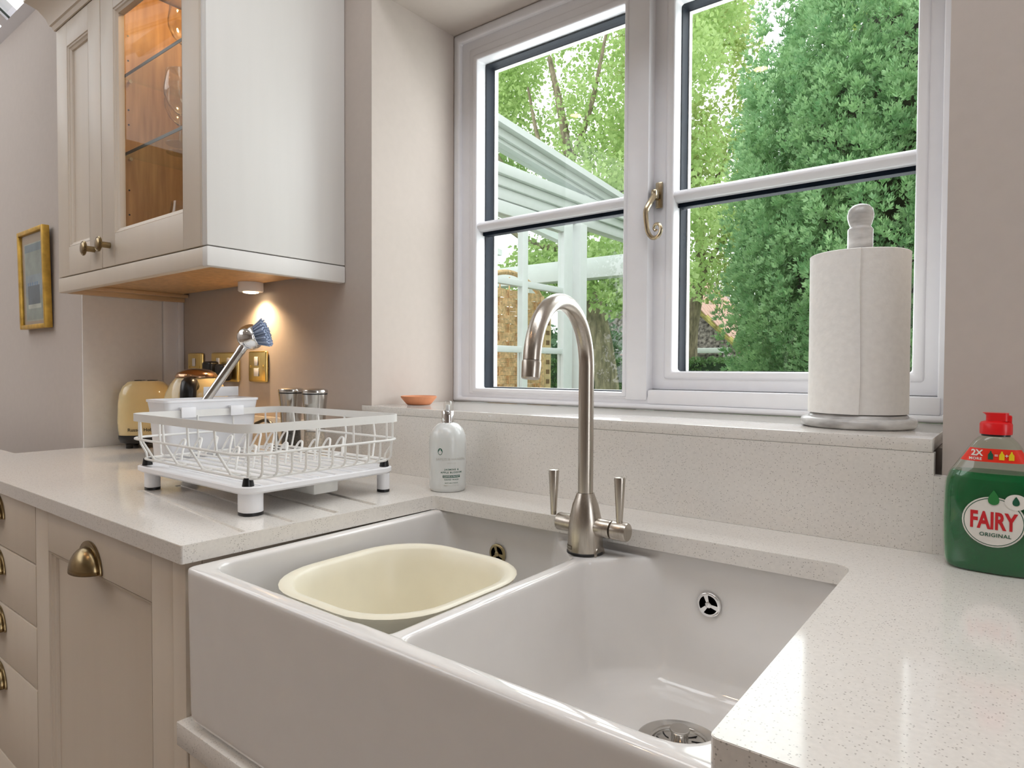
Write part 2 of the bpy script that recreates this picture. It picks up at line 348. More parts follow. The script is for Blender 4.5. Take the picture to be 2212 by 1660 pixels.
for (gx0, gx1, gz0, gz1), gy, zb in ((gl, WY+.02, 1.481), (sg, WY+.044, 1.481)):
    # glazing bar with moulded face, on both sides of the glass
    pr = [(gy, zb-.011), (gy-.008, zb-.004), (gy-.010, zb), (gy-.008, zb+.004), (gy, zb+.011), (gy+.012, zb+.013), (gy+.012, zb-.013)]
    wpart(B().prism_x(pr, gx0-.004, gx1+.004), 'glazing_bar', UPVC, bevel=.001)
    wpart(B().box(gx0, gx1, gy+.0125, gy+.034, zb-.021, zb+.008), 'spacer', DARK, smooth=False)
    for z0, z1 in ((gz0, zb-.011), (zb+.011, gz1)):
        o = B().box(gx0-.006, gx1+.006, gy+.016, gy+.019, z0-.006, z1+.006); wpart(o, 'pane', GLASS, smooth=False)
    wpart(ring_frame(gx0-.012, gx1+.012, gz0-.012, gz1+.012, .014, .014, .013, .014, gy+.021, gy+.052), 'spacer', DARK, smooth=False)
    wpart(ring_frame(gx0-.03, gx1+.03, gz0-.03, gz1+.03, .034, .034, .031, .033, gy+.0525, gy+.066), 'outer_frame', UPVC, smooth=False)
# curled fastener
hx, hy, hz = -.612, WY+.034, 1.482
hp = B().box(-.606, -.590, hy-.007, hy-.0005, 1.458, 1.512).build('handle_plate', HBRASS, bevel=.003); local(hp, w1); hp['label'] = 'antique brass fastener plate'
hl = B().box(-.607, -.594, hy-.026, hy-.0075, 1.474, 1.494).build('handle_boss', HBRASS, bevel=.004); local(hl, w1)
path = [(-.600, hy-.020, 1.484), (-.606, hy-.034, 1.462), (-.610, hy-.040, 1.446), (-.608, hy-.040, 1.42), (-.604, hy-.040, 1.402), (-.594, hy-.040, 1.391), (-.582, hy-.040, 1.394), (-.5765, hy-.040, 1.405), (-.580, hy-.040, 1.416), (-.588, hy-.040, 1.418), (-.592, hy-.040, 1.411), (-.589, hy-.040, 1.405), (-.584, hy-.040, 1.407)]
sp = smooth_path(path, 6); rad = [.0062-.0042*i/(len(sp)-1) for i in range(len(sp))]
o = B().tube(sp, rad, 10).build('handle_lever', HBRASS); local(o, w1); o['label'] = 'antique brass lever with a curled monkey tail end'

# ------------------------------------------------------------------ quartz surfaces
wt = [(-3.0, YF), (-.829, YF), (-.816, .822), (-.149, .826), (-.148, YF), (1.6, YF), (1.6, YW), (XE, YW), (XE, .536), (-3.0, .536)]
poly = round_poly(wt, [.002, .003, .012, .020, .006, .002, .002, .002, .002, .002], 5)
o = B().prism(poly, WB, WT).build('kitchen_worktop', QTOP, smooth=False)
cut = []
for ya, yb in ((.472, .516), (.549, .583), (.628, .655), (.704, .742)):
    # drainer grooves running back from the sink edge, deepest at the sink
    v = []
    for x, yy, dz in ((-.836, ya, .0035), (-1.26, yb, .0012)):
        v += [(x, yy-.007, WT+.02), (x, yy+.007, WT+.02), (x, yy+.005, WT-dz), (x, yy-.005, WT-dz)]
    g = B().add(v, [(0, 1, 2, 3), (7, 6, 5, 4), (0, 4, 5, 1), (1, 5, 6, 2), (2, 6, 7, 3), (3, 7, 4, 0)]).build('groove', None, smooth=False); cut.append(g)
cylcut(o, cut)
bm = bmesh.new(); bm.from_mesh(o.data)
es = [e for e in bm.edges if len(e.link_faces) == 2 and e.calc_face_angle(0) > R(60) and abs(e.verts[0].co.z-e.verts[1].co.z) < 1e-5 and (abs(e.verts[0].co.z-WT) < 1e-4)]
bmesh.ops.bevel(bm, geom=es, offset=.0016, segments=2, affect='EDGES', clamp_overlap=True); bm.to_mesh(o.data); bm.free()
o.data.materials.clear(); o.data.materials.append(QTOP)
tag(o, 'long speckled white quartz worktop cut out around the sink', 'worktop')
bs = B().prism_y([(-1.166, WT+.0002), (-.083, WT+.0002), (-.083, 1.0242), (-1.166, 1.0242)], YB, YW-.0005).build('backsplash', QTOP, smooth=False)
tag(bs, 'tall speckled quartz backsplash below the window sill', 'backsplash')
tag(B().box(XE+.001, -1.1665, YB, YW-.0005, WT+.0005, .996).build('upstand', QTOP, bevel=.001), 'low speckled quartz upstand behind the toaster and kettle', 'upstand')
tag(B().box(-.0829, 1.6, YB, YW-.0005, WT+.0002, .996).build('upstand', QTOP, smooth=False), 'low speckled quartz upstand behind the green washing-up liquid', 'upstand')
s = B().prism(round_poly([(-1.166, YB), (-.085, YB), (-.085, 1.226), (-1.1525, 1.226), (-1.1525, YW-.001), (-1.166, YW-.001)], .001, 2), 1.0245, 1.041)
tag(s.build('window_sill', QTOP, bevel=.0012), 'polished speckled quartz window sill under the casement', 'sill')
tag(B().box(-.845, -.10, YF, .86, .641, .671).build('sink_shelf', QTOP, bevel=.001), 'speckled quartz shelf carrying the ceramic sink', 'shelf')

# ------------------------------------------------------------------ sink
def bowl_cutter(poly, rad, ztop, zfl, fil=.03, draft=.012):
    rings = []; H = ztop-zfl
    zs = [(0, ztop+.05), (0, ztop), (draft*.5, zfl+H*.5), (draft, zfl+fil)]
    for k in range(1, 7):
        t = PI/2*k/6; zs.append((draft+fil*(1-math.cos(t)), zfl+fil*(1-math.sin(t))))
    for ins, z in zs:
        rings.append([(*p, z) for p in round_poly(inset_poly(poly, ins), [max(.012, r-ins*.2) for r in rad], 6)])
    return B().loft(rings).build('cutter', None, smooth=False)
def outer(z):
    t = (.8755-z)/.2045; ins = .0025*t+(.011*((.688-z)/.016)**2 if z < .688 else 0); return [(*p, z) for p in rrect(-.820+ins, -.136-ins, .3875+ins, .868-ins, .006, 4)]
snk = B().loft([outer(z) for z in (.672, .675, .679, .684, .690, .72, .78, .8755)]).build('sink', CERAM, smooth=False)
zf = .693
cR = bowl_cutter([(-.467, .409), (-.160, .409), (-.160, .845), (-.388, .845), (-.467, .762)], [.03, .03, .03, .02, .02], .88, zf)
cL = bowl_cutter([(-.800, .409), (-.487, .409), (-.487, .762), (-.570, .845), (-.800, .845)], [.03, .03, .02, .02, .03], .88, zf)
cD = B().prism(round_poly([(-.52, .412), (-.43, .412), (-.43, .74), (-.36, .839), (-.60, .839), (-.52, .74)], .01, 3), .8635, .95).build('cutter', None, smooth=False)
cW = B().lathe([(.046, .60), (.046, .75)], (-.302, .69, 0), 40).build('cutter', None)
for c in (cR, cL, cD):
    md = snk.modifiers.new('cut', 'BOOLEAN'); md.operation = 'DIFFERENCE'; md.object = c; md.solver = 'EXACT'
md = snk.modifiers.new('re', 'REMESH'); md.mode = 'VOXEL'; md.voxel_size = .0032
md = snk.modifiers.new('sm', 'SMOOTH'); md.factor = .5; md.iterations = 9
bpy.context.view_layer.update(); apply_mods(snk)
for c in (cR, cL, cD, cW): bpy.data.objects.remove(c)
snk.data.shade_smooth(); snk.data.materials.clear(); snk.data.materials.append(CERAM)
tag(snk, 'white double bowl fireclay butler sink set into the worktop', 'sink')
# wastes and overflows are parts of the sink
def waste(cx, cy, z):
    o = B().lathe([(.049, 0), (.049, .002), (.046, .0035), (.036, .0030), (.034, .004), (.032, .003), (.031, -.001), (.02, -.0015), (.0, -.0015)], (cx, cy, z), 48).build('waste_flange', STEEL2, snk, ang=60)
    b = B().lathe([(.030, .0002), (.029, .002), (.024, -.0004), (.012, .0012), (.010, .0012), (.0095, .013), (.0115, .016), (.011, .0185), (.0, .019)], (cx, cy, z), 40).build('strainer', STEEL2, snk, ang=60)
    for k in range(12):
        a = 2*PI*k/12+.13; q = []
        for t in range(5):
            rr = .0275-.0125*t/4; q.append((cx+rr*math.cos(a+.06*t), cy+rr*math.sin(a+.06*t), z+.0012 - .0006*math.sin(PI*t/4)))
        o = B().tube(q, .0006, 5).build('slot', BLACK, b)
waste(-.302, .702, zf+.002); waste(-.648, .66, zf+.002)
def overflow(cx, cz, m):
    y = .8392
    g = B().lathe([(.0165, 0), (.0165, -.002), (.0155, -.003), (.0125, -.0028), (.0125, -.0005)], (cx, y, cz), 32, 'Y').build('overflow_ring', m, snk, ang=50)
    B().lathe([(.0126, -.0006), (.0, -.0006)], (cx, y, cz), 24, 'Y').build('overflow_hole', BLACK, snk)
    sp = B()
    for k in range(3):
        a = 2*PI*k/3+PI/2+.3; d = (math.cos(a), math.sin(a)); n = (-d[1], d[0])
        pts = [(.003, -.0018), (.0125, -.003), (.0125, .003), (.003, .0018)]
        sp.prism_y([(cx+r*d[0]+t*n[0], cz+r*d[1]+t*n[1]) for r, t in pts], y-.0028, y-.0012)
    sp.build('overflow_spokes', m, g, smooth=False)
    B().lathe([(.0042, -.001), (.0042, -.0035), (.003, -.0045), (0, -.0047)], (cx, y, cz), 16, 'Y').build('overflow_screw', m, g)
overflow(-.322, .813, CHROME); overflow(-.684, .816, mat('tarnished_brass', (.45, .38, .22), .3, 1, .06))
# washing-up bowl standing in the left bowl
wz = .852; rings = []
bp_ = lambda ins, r: round_poly(inset_poly([(-.772, .446), (-.508, .446), (-.508, .722), (-.772, .722)], ins), r, 8)
for ins, z, r in ((.045, zf+.004, .06), (.040, zf+.002, .06), (.012, .84, .085), (.002, wz-.004, .09), (.0, wz, .09), (.003, wz+.002, .09), (.012, wz+.001, .085), (.016, wz-.003, .082), (.020, .83, .08), (.042, zf+.02, .06), (.055, zf+.006, .05)):
    rings.append([(*p, z) for p in bp_(ins, r)])
tag(B().loft(rings).build('washing_up_bowl', CREAMP, ang=60), 'cream plastic washing-up bowl inside the left sink bowl', 'bowl')

# ------------------------------------------------------------------ mixer tap
tx, ty, tz = -.486, .793, .8645
tap = thing('mixer_tap', 'brushed steel swan-neck mixer tap with two levers', 'tap', (tx, ty, tz))
B().lathe([(.0262, 0), (.0262, .0025), (.0255, .003)], n=40).build('gasket', BLACK, tap)
B().lathe([(.0250, .003), (.0253, .006), (.0246, .03), (.0225, .05), (.0185, .068), (.0140, .080), (.0122, .0848), (0, .085)], n=48).build('body', STEEL, tap, ang=40)
arcR = .0835; zc = 1.1285-tz
pts = [(0, 0, .085), (0, 0, .12), (0, 0, .16), (0, 0, .20), (0, 0, zc)]
for k in range(1, 25):
    a = PI*k/24*.975; q_ = -arcR+arcR*math.cos(a); pts.append((-q_*.15, q_*.989, zc+arcR*math.sin(a)))
e = Vector(pts[-1]); d = (Vector(pts[-1])-Vector(pts[-2])).normalized()
B().tube(pts, .0108, 24).build('spout', STEEL, tap)
B().tube([e+d*.0006, e+d*.0035, e+d*.021, e+d*.0225], [.0112, .0118, .0112, .0100], 24).build('nozzle', STEEL, tap)
B().tube([e-d*.0002, e+d*.0008], .0102, 20).build('nozzle_seam', BLACK, tap)
for sgn in (-1, 1):
    B().lathe([(.0128, 0), (.0128, .024), (.0124, .0247)], n=28, axis='X').build('valve_arm', STEEL, tap)
    o = tap.children[-1]; o.location = (sgn*.020, 0, .038); o.rotation_euler = (0, 0, 0 if sgn > 0 else PI)
    c = B().lathe([(.0130, 0), (.0130, .020), (.012, .022), (0, .0222)], n=28, axis='X').build('valve_cap', STEEL, tap); c.location = (sgn*.0455, 0, .038); c.rotation_euler = (0, 0, 0 if sgn > 0 else PI)
    l = B().lathe([(.0042, .004), (.0047, .012), (.0078, .068), (.0074, .070), (0, .0708)], n=20).build('lever', STEEL, tap); l.location = (sgn*.0545, 0, .038+.004)
v, f = text_mesh('FRANKE', .0038, .0001, 1, 1.1)
def oncyl(v, r, az, z0): return [(r*math.sin(az+x/r), -r*math.cos(az+x/r), z0+y) for x, y in v]
bb = B(); pl = [(-.0085+.017*i/8, s) for s in (-.0027, .0027) for i in range(9)]
bb.add(oncyl(pl, .02555, -.75+R(38)*.2, .0095), [(i, i+1, i+10, i+9) for i in range(8)]); o = bb.build('badge', mat('tap_badge', (.20, .17, .13), .45, .8), tap)
B().add(oncyl(v, .0257, -.75+R(38)*.2, .0095), f).build('badge_lettering', STEEL2, o, smooth=False)

# ------------------------------------------------------------------ base cabinets
YD = .402
def shaker(name, x0, x1, z0, z1, y, parent, st=.072, top=.073, bot=.072, dep=.012, m=CABP, mold=.012, back=.02):
    """door of stiles, rails, a moulded lip and a recessed panel; y is its front face"""
    d = bpy.data.objects.new(name, None); COL.objects.link(d); d.parent = parent
    pl = parent.location if parent else Vector()
    d.location = Vector((x0, y, z0))-pl
    def bl(b, n, mm, **k):
        o = b.build(n, mm, d, **k); o.data.transform(Matrix.Translation((-x0, -y, -z0))); return o
    bl(B().box(x0, x0+st, y, y+back, z0, z1), 'stile', m, bevel=.0012); bl(B().box(x1-st, x1, y, y+back, z0, z1), 'stile', m, bevel=.0012)
    bl(B().box(x0+st, x1-st, y, y+back, z1-top, z1), 'rail', m, bevel=.0012); bl(B().box(x0+st, x1-st, y, y+back, z0, z0+bot), 'rail', m, bevel=.0012)
    a, b_, c_, e_ = x0+st, x1-st, z0+bot, z1-top; mo = B()
    lev = [(0, 0), (.001, .002), (mold*.35, .003), (mold*.5, .0055), (mold*.9, .008), (mold, dep)]
    rings = [[(a+i, y+h, c_+i), (b_-i, y+h, c_+i), (b_-i, y+h, e_-i), (a+i, y+h, e_-i)] for i, h in lev]
    bl(mo.loft(rings, False, False), 'moulding', m, smooth=False)
    return d, bl, (a+mold, b_-mold, c_+mold, e_-mold)
def cup_handle(x, z, y, parent):
    hd = bpy.data.objects.new('cup_handle', None); COL.objects.link(hd); hd.parent = parent; hd.location = Vector((x, y, z))-parent.matrix_world_loc if False else Vector((x, y, z))
    a, b_, c_ = .040, .027, .040; n = 20; rings = []
    for k in range(9):
        t = PI/2*k/8*.985
        rings.append([(a*math.cos(PI*i/n)*math.cos(t), -.003-b_*math.sin(PI*i/n)*math.cos(t), c_*math.sin(t)) for i in range(n+1)])
    o = B().loft(rings, False, False, closed=False).build('cup', ABRASS, hd); md = o.modifiers.new('t', 'SOLIDIFY'); md.thickness = .0018; md.offset = -1
    pr = [(.0475*math.cos(PI*i/24), .0475*math.sin(PI*i/24)) for i in range(25)]
    B().prism_y(pr, -.004, -.0002).build('back_plate', ABRASS, hd, bevel=.001)
    return hd
def setparent_world(o, parent):
    w_ = o.location.copy(); o.parent = parent
    p = parent; off = Vector()
    while p is not None: off += p.location; p = p.parent
    o.location = w_-off
# door cabinet left of the sink
cabD = thing('base_cabinet', 'painted base cabinet with one shaker door beside the sink', 'cabinet', (-1.14, .42, 0))
o = B().box(-1.426, -.846, YD+.0205, .945, .1, WB-.001).build('body', CABP, smooth=False); local(o, cabD)
o = B().box(-.881, -.846, YD-.002, YD+.020, .1, WB-.001).build('end_stile', CABP, bevel=.001); local(o, cabD)
o = B().box(-1.426, -.846, YD+.06, YD+.075, 0, .0995).build('plinth', CABP, smooth=False); local(o, cabD)
d, bl, (a, b_, c_, e_) = shaker('door', -1.424, -.883, .115, .869, YD, cabD, st=.066, top=.072, bot=.072)
bl(B().box(a-.002, b_+.002, YD+.012, YD+.018, c_-.002, e_+.002), 'panel', CABP, smooth=False)
h = cup_handle(-1.165, .800, YD, d); setparent_world(h, d)
# drawer cabinet further left
cabW = thing('base_cabinet', 'painted four-drawer base cabinet at the left edge', 'cabinet', (-1.7, .42, 0))
o = B().box(-2.03, -1.4265, YD+.0205, .945, .1, WB-.001).build('body', CABP, smooth=False); local(o, cabW)
o = B().box(-2.03, -1.4265, YD+.06, YD+.075, 0, .0995).build('plinth', CABP, smooth=False); local(o, cabW)
for z0, z1 in ((.760, .869), (.643, .757), (.526, .640), (.330, .523)):
    o = B().box(-2.03, -1.4265, YD, YD+.02, z0, z1).build('drawer_front', CABP, bevel=.0015); local(o, cabW)
    h = cup_handle(-1.615, (z0+z1)/2-.018 if z1 < .8 else z0+.04, YD, o)
    h.location = (h.location.x, h.location.y, h.location.z); h.parent = o; h.matrix_parent_inverse = Matrix.Identity(4); h.location = Vector((-1.652, YD, z1-.052))
o = B().box(-2.03, -1.4265, YD, YD+.02, .105, .327).build('drawer_front', CABP, bevel=.0015); local(o, cabW)
cabX = thing('base_cabinet', 'painted cabinet end running out of the left edge of the picture', 'cabinet', (-2.5, .42, 0))
o = B().box(-3.0, -2.0305, YD, .53, 0, WB-.001).build('body', CABP, smooth=False); local(o, cabX)
# under the sink and to the right
cabS = thing('base_cabinet', 'painted cabinet below the quartz sink shelf', 'cabinet', (-.47, .42, 0))
o = B().box(-.8455, -.101, YD+.0205, .945, .1, .640).build('body', CABP, smooth=False); local(o, cabS)
for x0, x1 in ((-.843, -.474), (-.472, -.103)):
    d, bl, (a, b_, c_, e_) = shaker('door', x0, x1, .115, .635, YD, cabS); bl(B().box(a-.002, b_+.002, YD+.012, YD+.018, c_-.002, e_+.002), 'panel', CABP, smooth=False)
cabR = thing('base_cabinet', 'painted base cabinet under the worktop corner right of the sink', 'cabinet', (.7, .42, 0))
o = B().box(-.0995, 1.58, YD, .945, 0, WB-.001).build('body', CABP, smooth=False); local(o, cabR)

# ------------------------------------------------------------------ wall cabinet
CX0, CX1, CY = -2.044, -1.247, .636
wc = thing('wall_cabinet', 'painted wall cabinet with one panelled and one glazed door', 'cabinet', (-1.65, .8, 1.323))
def cpart(b, n, m, **k): o = b.build(n, m, **k); local(o, wc); return o
cpart(B().box(CX1-.020, CX1, CY, YW-.001, 1.363, 2.06), 'end_panel', CABP_LIT, bevel=.0015)
cpart(B().box(CX0, CX0+.018, CY+.0205, YW-.001, 1.363, 2.06), 'side_panel', CABP, smooth=False)
cpart(B().box(-1.760, -1.742, CY+.0205, YW-.02, 1.363, 2.055), 'partition', OAK, smooth=False)
cpart(B().box(CX0+.018, CX1-.0205, YW-.018, YW-.001, 1.363, 2.055), 'back_panel', OAK, smooth=False)
cpart(B().box(CX0+.018, CX1-.0205, CY+.0205, YW-.019, 1.345, 1.3628), 'bottom_board', OAK, smooth=False)
cpart(B().box(CX0, CX1, CY+.0205, YW-.001, 2.0605, 2.08), 'top_board', CABP, smooth=False)
cpart(B().box(-1.272, CX1-.0205, CY, CY+.02, 1.363, 2.06), 'stile', CABP, bevel=.001)
# light pelmet on three sides
cpart(B().box(CX0, CX1+.001, CY-.001, CY+.019, 1.3225, 1.3605), 'pelmet', CABP_LIT if False else CABP, bevel=.003)
cpart(B().box(CX1-.019, CX1+.002, CY-.0012, YW-.001, 1.3222, 1.3608), 'pelmet', CABP_LIT, bevel=.003)
cpart(B().box(CX0, CX0+.020, CY+.0195, YW-.001, 1.3225, 1.3445), 'pelmet', OAKR, bevel=.001)
cpart(B().box(CX0+.0205, CX0+.045, CY+.0195, YW-.002, 1.335, 1.3448), 'pelmet_rail', OAKR, bevel=.001)
# cornice sweeping outwards at the top
pr = [(0, 0), (-.004, 0), (-.008, .010), (-.012, .012), (-.018, .030), (-.032, .052), (-.052, .068), (-.056, .070), (-.056, .085), (0, .085)]
rings = []
for off, h in pr: rings.append([(CX0+off, CY+off, 2.018+h), (CX1-off*0-.0005, CY+off, 2.018+h)])
v = []; n = len(pr)
for off, h in pr: v.append((CX0+off, CY+off, 2.018+h))
for off, h in pr: v.append((CX1-off, CY+off, 2.018+h))
for off, h in pr: v.append((CX0+off, YW-.002, 2.018+h))
for off, h in pr: v.append((CX1-off, YW-.002, 2.018+h))
fs = [];
for i in range(n-1):
    fs += [(i, i+1, n+i+1, n+i), (2*n+i, 2*n+i+1, i+1, i), (n+i, n+i+1, 3*n+i+1, 3*n+i)]
cpart(B().add(v, fs), 'cornice', CABP, smooth=True, ang=25)
d1, bl, (a, b_, c_, e_) = shaker('door', CX0+.002, -1.7535, 1.363, 2.017, CY, wc, st=.074, top=.062, bot=.075)
bl(B().box(a-.002, b_+.002, CY+.012, CY+.018, c_-.002, e_+.002), 'panel', CABP, smooth=False); d1['label'] = 'solid panelled door'
d2, bl, (a, b_, c_, e_) = shaker('door', -1.7505, -1.2725, 1.363, 2.017, CY, wc, st=.072, top=.060, bot=.075, dep=.02)
bl(B().box(a-.003, b_+.003, CY+.0135, CY+.0165, c_-.003, e_+.003), 'pane', thin_glass('cabinet_glass', (.97, .96, .94), .3), smooth=False); d2['label'] = 'glazed door'
def knob(x, z, parent):
    k = B().lathe([(.0055, 0), (.0055, -.018), (.009, -.020), (.0135, -.0205), (.014, -.0225), (.0125, -.0245), (.011, -.0240), (.010, -.0255), (.004, -.0265), (0, -.0265)], n=28, axis='Y').build('knob', ABRASS, parent, ang=50); k.scale = (1.3, 1.1, 1.3)
    off = parent.location+wc.location; k.location = Vector((x, CY-.0002, z))-off
knob(-1.797, 1.412, d1); knob(-1.706, 1.412, d2)
for zz in (1.83, 1.642):
    s = cpart(B().box(-1.7415, CX1-.021, CY+.045, YW-.02, zz-.003, zz+.003), 'glass_shelf', SHELFG, smooth=False)
    o = B().box(-1.7415, CX1-.021, CY+.0435, CY+.045, zz-.0035, zz+.0035).build('shelf_edge', GEDGE, smooth=False); local(o, wc)
    for yy in (CY+.058, .90):
        o = B().lathe([(.003, 0), (.003, .010), (.0045, .0105), (.0045, .014), (0, .0142)], (-1.7418, yy, zz-.0080), 12, 'X').build('shelf_pin', STEEL2); local(o, wc)
for zz in (1.936, 1.876, 1.756, 1.72, 1.56, 1.50):
    o = B().lathe([(.0022, 0), (.0022, .0006)], (-1.742, CY+.058, zz), 10, 'X').build('pin_hole', BLACK); local(o, wc)
def point(name, loc, power, col, rad=.02):
    l = bpy.data.lights.new(name, 'POINT'); l.energy = power; l.color = col; l.shadow_soft_size = rad
    o = bpy.data.objects.new(name, l); COL.objects.link(o); o.location = loc; return o
l = point('cabinet_display_lamp', (-1.52, .80, 2.03), 1.1, (1, .68, .36), .02)
# wine glasses on the shelves
wine_prof = [(.031, 0), (.031, .0012), (.012, .003), (.0035, .008), (.003, .06), (.006, .068), (.024, .085), (.034, .108), (.035, .125), (.031, .152), (.0295, .165)]
gi = 0
for (x, y, zz, sc, lab) in ((-1.628, .765, 1.6455, 1.0, 'wine glass on the middle glass shelf, nearest the cabinet side'), (-1.562, .735, 1.6455, 1.02, 'wine glass on the middle glass shelf, nearest the glazed door'), (-1.67, .855, 1.6455, .95, 'wine glass at the back of the middle glass shelf'), (-1.60, .76, 1.3635, .95, 'stemmed glass on the cabinet floor below the lower shelf'), (-1.60, .76, 1.8335, .95, 'stemmed glass on the top glass shelf')):
    pr = [(r*sc, h*sc) for r, h in wine_prof]; pr2 = pr + [(max(.0005, r-.0012), h+.0002) for r, h in reversed(pr[5:])]
    o = B().lathe(pr2, (0, 0, 0), 28).build('wine_glass', GLASSC, ang=60); o.location = (x, y, zz); tag(o, lab, 'wine glass', 'wine glasses behind the glazed cabinet door')
# puck light under the cabinet
pk = thing('puck_light', 'round white puck light glowing under the wall cabinet', 'lamp', (-1.583, .922, 1.3449))
B().lathe([(.031, -.0002), (.031, -.022), (.029, -.024), (.019, -.024)], n=36).build('housing', WHITEP, pk, ang=50)
B().lathe([(.0192, -.0238), (.0185, -.026), (.012, -.0275), (0, -.028)], n=28).build('lens', emis('lamp_lens', (1, .80, .52), 9), pk)
l = bpy.data.lights.new('puck_beam', 'SPOT'); l.energy = 5.0; l.color = (1, .68, .38); l.spot_size = R(140); l.spot_blend = .8; l.shadow_soft_size = .018
o = bpy.data.objects.new('puck_beam', l); COL.objects.link(o); o.location = (-1.583, .922, 1.3155); o.rotation_euler = (R(8), 0, 0)

# ------------------------------------------------------------------ sockets, plugs
def socket(x0, x1, z0, z1, lab, twin=False, switch=True):
    t = thing('wall_socket', lab, 'socket', ((x0+x1)/2, YW, (z0+z1)/2), 'polished brass sockets')
    w_, h_ = (x1-x0)/2, (z1-z0)/2
    B().box(-w_, w_, -.011, -.0005, -h_, h_).build('face_plate', BRASS, t, bevel=.005, seg=3)
    if switch:
        for k in ((-.4, .4) if twin else (0,)):
            o = B().box(w_*k-.008, w_*k+.008, -.0145, -.0112, .002, .026).build('rocker', WHITEP, t, bevel=.002)
            o = B().box(w_*k-.011, w_*k+.011, -.0135, -.0112, -.026, -.004).build('insert', WHITEP, t, bevel=.001)
    for sx in (-.72, .72):
        B().lathe([(.0035, -.0112), (.0035, -.0125), (0, -.013)], (w_*sx, 0, .0), 12, 'Y').build('screw', BRASS, t)
    return t
socket(-1.650, -1.565, 1.086, 1.169, 'single brass switched socket with white rocker, directly under the puck light')
socket(-1.850, -1.705, 1.084, 1.167, 'double brass socket holding two black plugs behind the brush', True)
socket(-1.990, -1.905, 1.084, 1.167, 'brass wall plate furthest left, above the kettle')
for k, x in enumerate((-1.815, -1.745)):
    t = thing('plug', ('black plug in the left half of the double brass socket', 'black plug in the right half of the double brass socket')[k], 'plug', (x, YW-.0145, 1.118-.008*k), 'black plugs')
    B().box(-.024, .024, -.030, -.0002, -.022, .024).build('plug_body', BLACK, t, bevel=.008, seg=3)
    pts = smooth_path([(0, -.020, -.02), (0, -.024, -.05), (.01*(1-2*k), -.03, -.10), (.02, -.04, -.16), (.01, -.06, 1.118-.008*k and -(1.118-.008*k-.905))], 6)
    B().tube(pts, .0038, 8).build('cable', BLACK, t)
# black cable looping over the worktop behind the rack
pts = smooth_path([(-1.50, .885, .985), (-1.455, .885, .996), (-1.42, .882, .985), (-1.40, .88, .955), (-1.395, .875, .915), (-1.42, .865, .9045), (-1.50, .86, .9045)], 7)
tag(B().tube(pts, .0042, 8).build('power_cable', BLACK), 'black power cable arching up behind the white dish rack', 'cable')

# ------------------------------------------------------------------ toaster
tt = thing('toaster', 'cream enamel toaster on black feet at the end of the worktop', 'toaster', (-1.952, .818, WT), rotz=R(58))
def ss(w_, d_, r, n=6): return rrect(-w_, w_, -d_, d_, r, n)
rings = []
for w_, d_, z, r in ((.058, .055, .030, .03), (.064, .061, .036, .035), (.067, .064, .07, .038), (.066, .063, .12, .038), (.063, .060, .150, .038), (.056, .053, .170, .036), (.044, .041, .183, .03), (.034, .034, .186, .02)):
    rings.append([(*p, z) for p in ss(w_, d_, r)])
B().loft(rings).build('body', CREAM, tt, ang=50)
B().loft([[(*p, z) for p in ss(w_, d_, r)] for w_, d_, z, r in ((.050, .048, .012, .028), (.060, .057, .016, .032), (.0645, .061, .028, .034), (.0645, .0615, .0365, .034))]).build('base', BLACK, tt, ang=50)
for sx in (-1, 1):
    for sy in (-1, 1): B().lathe([(.009, .0005), (.009, .0118)], (sx*.036, sy*.040, 0), 14).build('foot', BLACK, tt)
for sx in (-.016, .016): B().box(sx-.009, sx+.009, -.028, .028, .1862, .188).build('slot', BLACK, tt, smooth=False)
B().box(-.028, .028, -.031, .031, .1855, .1866).build('top_plate', STEEL2, tt, smooth=False)
v, f = text_mesh('Russell Hobbs', .0125, .0002)
B().add([(x, -.0655, .052+y) for x, y in v], f).build('maker_lettering', BLACK, tt, smooth=False)
B().box(-.012, .012, .0635, .074, .10, .112).build('lever', BLACK, tt, bevel=.003)

# ------------------------------------------------------------------ kettle
kt = thing('kettle', 'round cream electric kettle with black handle and copper-toned lid', 'kettle', (-1.655, .815, WT))
B().lathe([(.080, .0005), (.083, .006), (.083, .018), (.078, .022), (0, .022)], n=40).build('power_base', BLACK, kt, ang=50)
B().lathe([(.078, .0225), (.081, .03), (.081, .09), (.078, .13), (.071, .16), (.060, .183), (.050, .196), (.048, .1985), (0, .1985)], n=48).build('body', CREAM, kt, ang=50)
B().lathe([(.050, .1988), (.0505, .202), (.044, .211), (.030, .218), (.012, .221), (0, .2212)], n=40).build('lid', mat('copper_lid', (.50, .31, .19), .16, 1), kt, ang=50)
hd = [(.0, -.070, .178), (.0, -.092, .186), (.0, -.108, .17), (.0, -.112, .13), (.0, -.108, .085), (.0, -.098, .055), (0, -.0805, .05)]
an = R(-3); o = B().tube(smooth_path(hd, 6), [.016]*37, 14).build('handle', BLACK, kt); o.scale = (1.15, 1, 1); o.rotation_euler = (0, 0, R(54))
o = B().loft([[(.02*math.cos(a), .072+.02*math.sin(a)*.4, .14) for a in np.linspace(0, 2*PI, 13)[:-1]], [(.022*math.cos(a), .082+.02*math.sin(a)*.5, .18) for a in np.linspace(0, 2*PI, 13)[:-1]]]).build('spout', CREAM, kt)
o.rotation_euler = (0, 0, R(54))

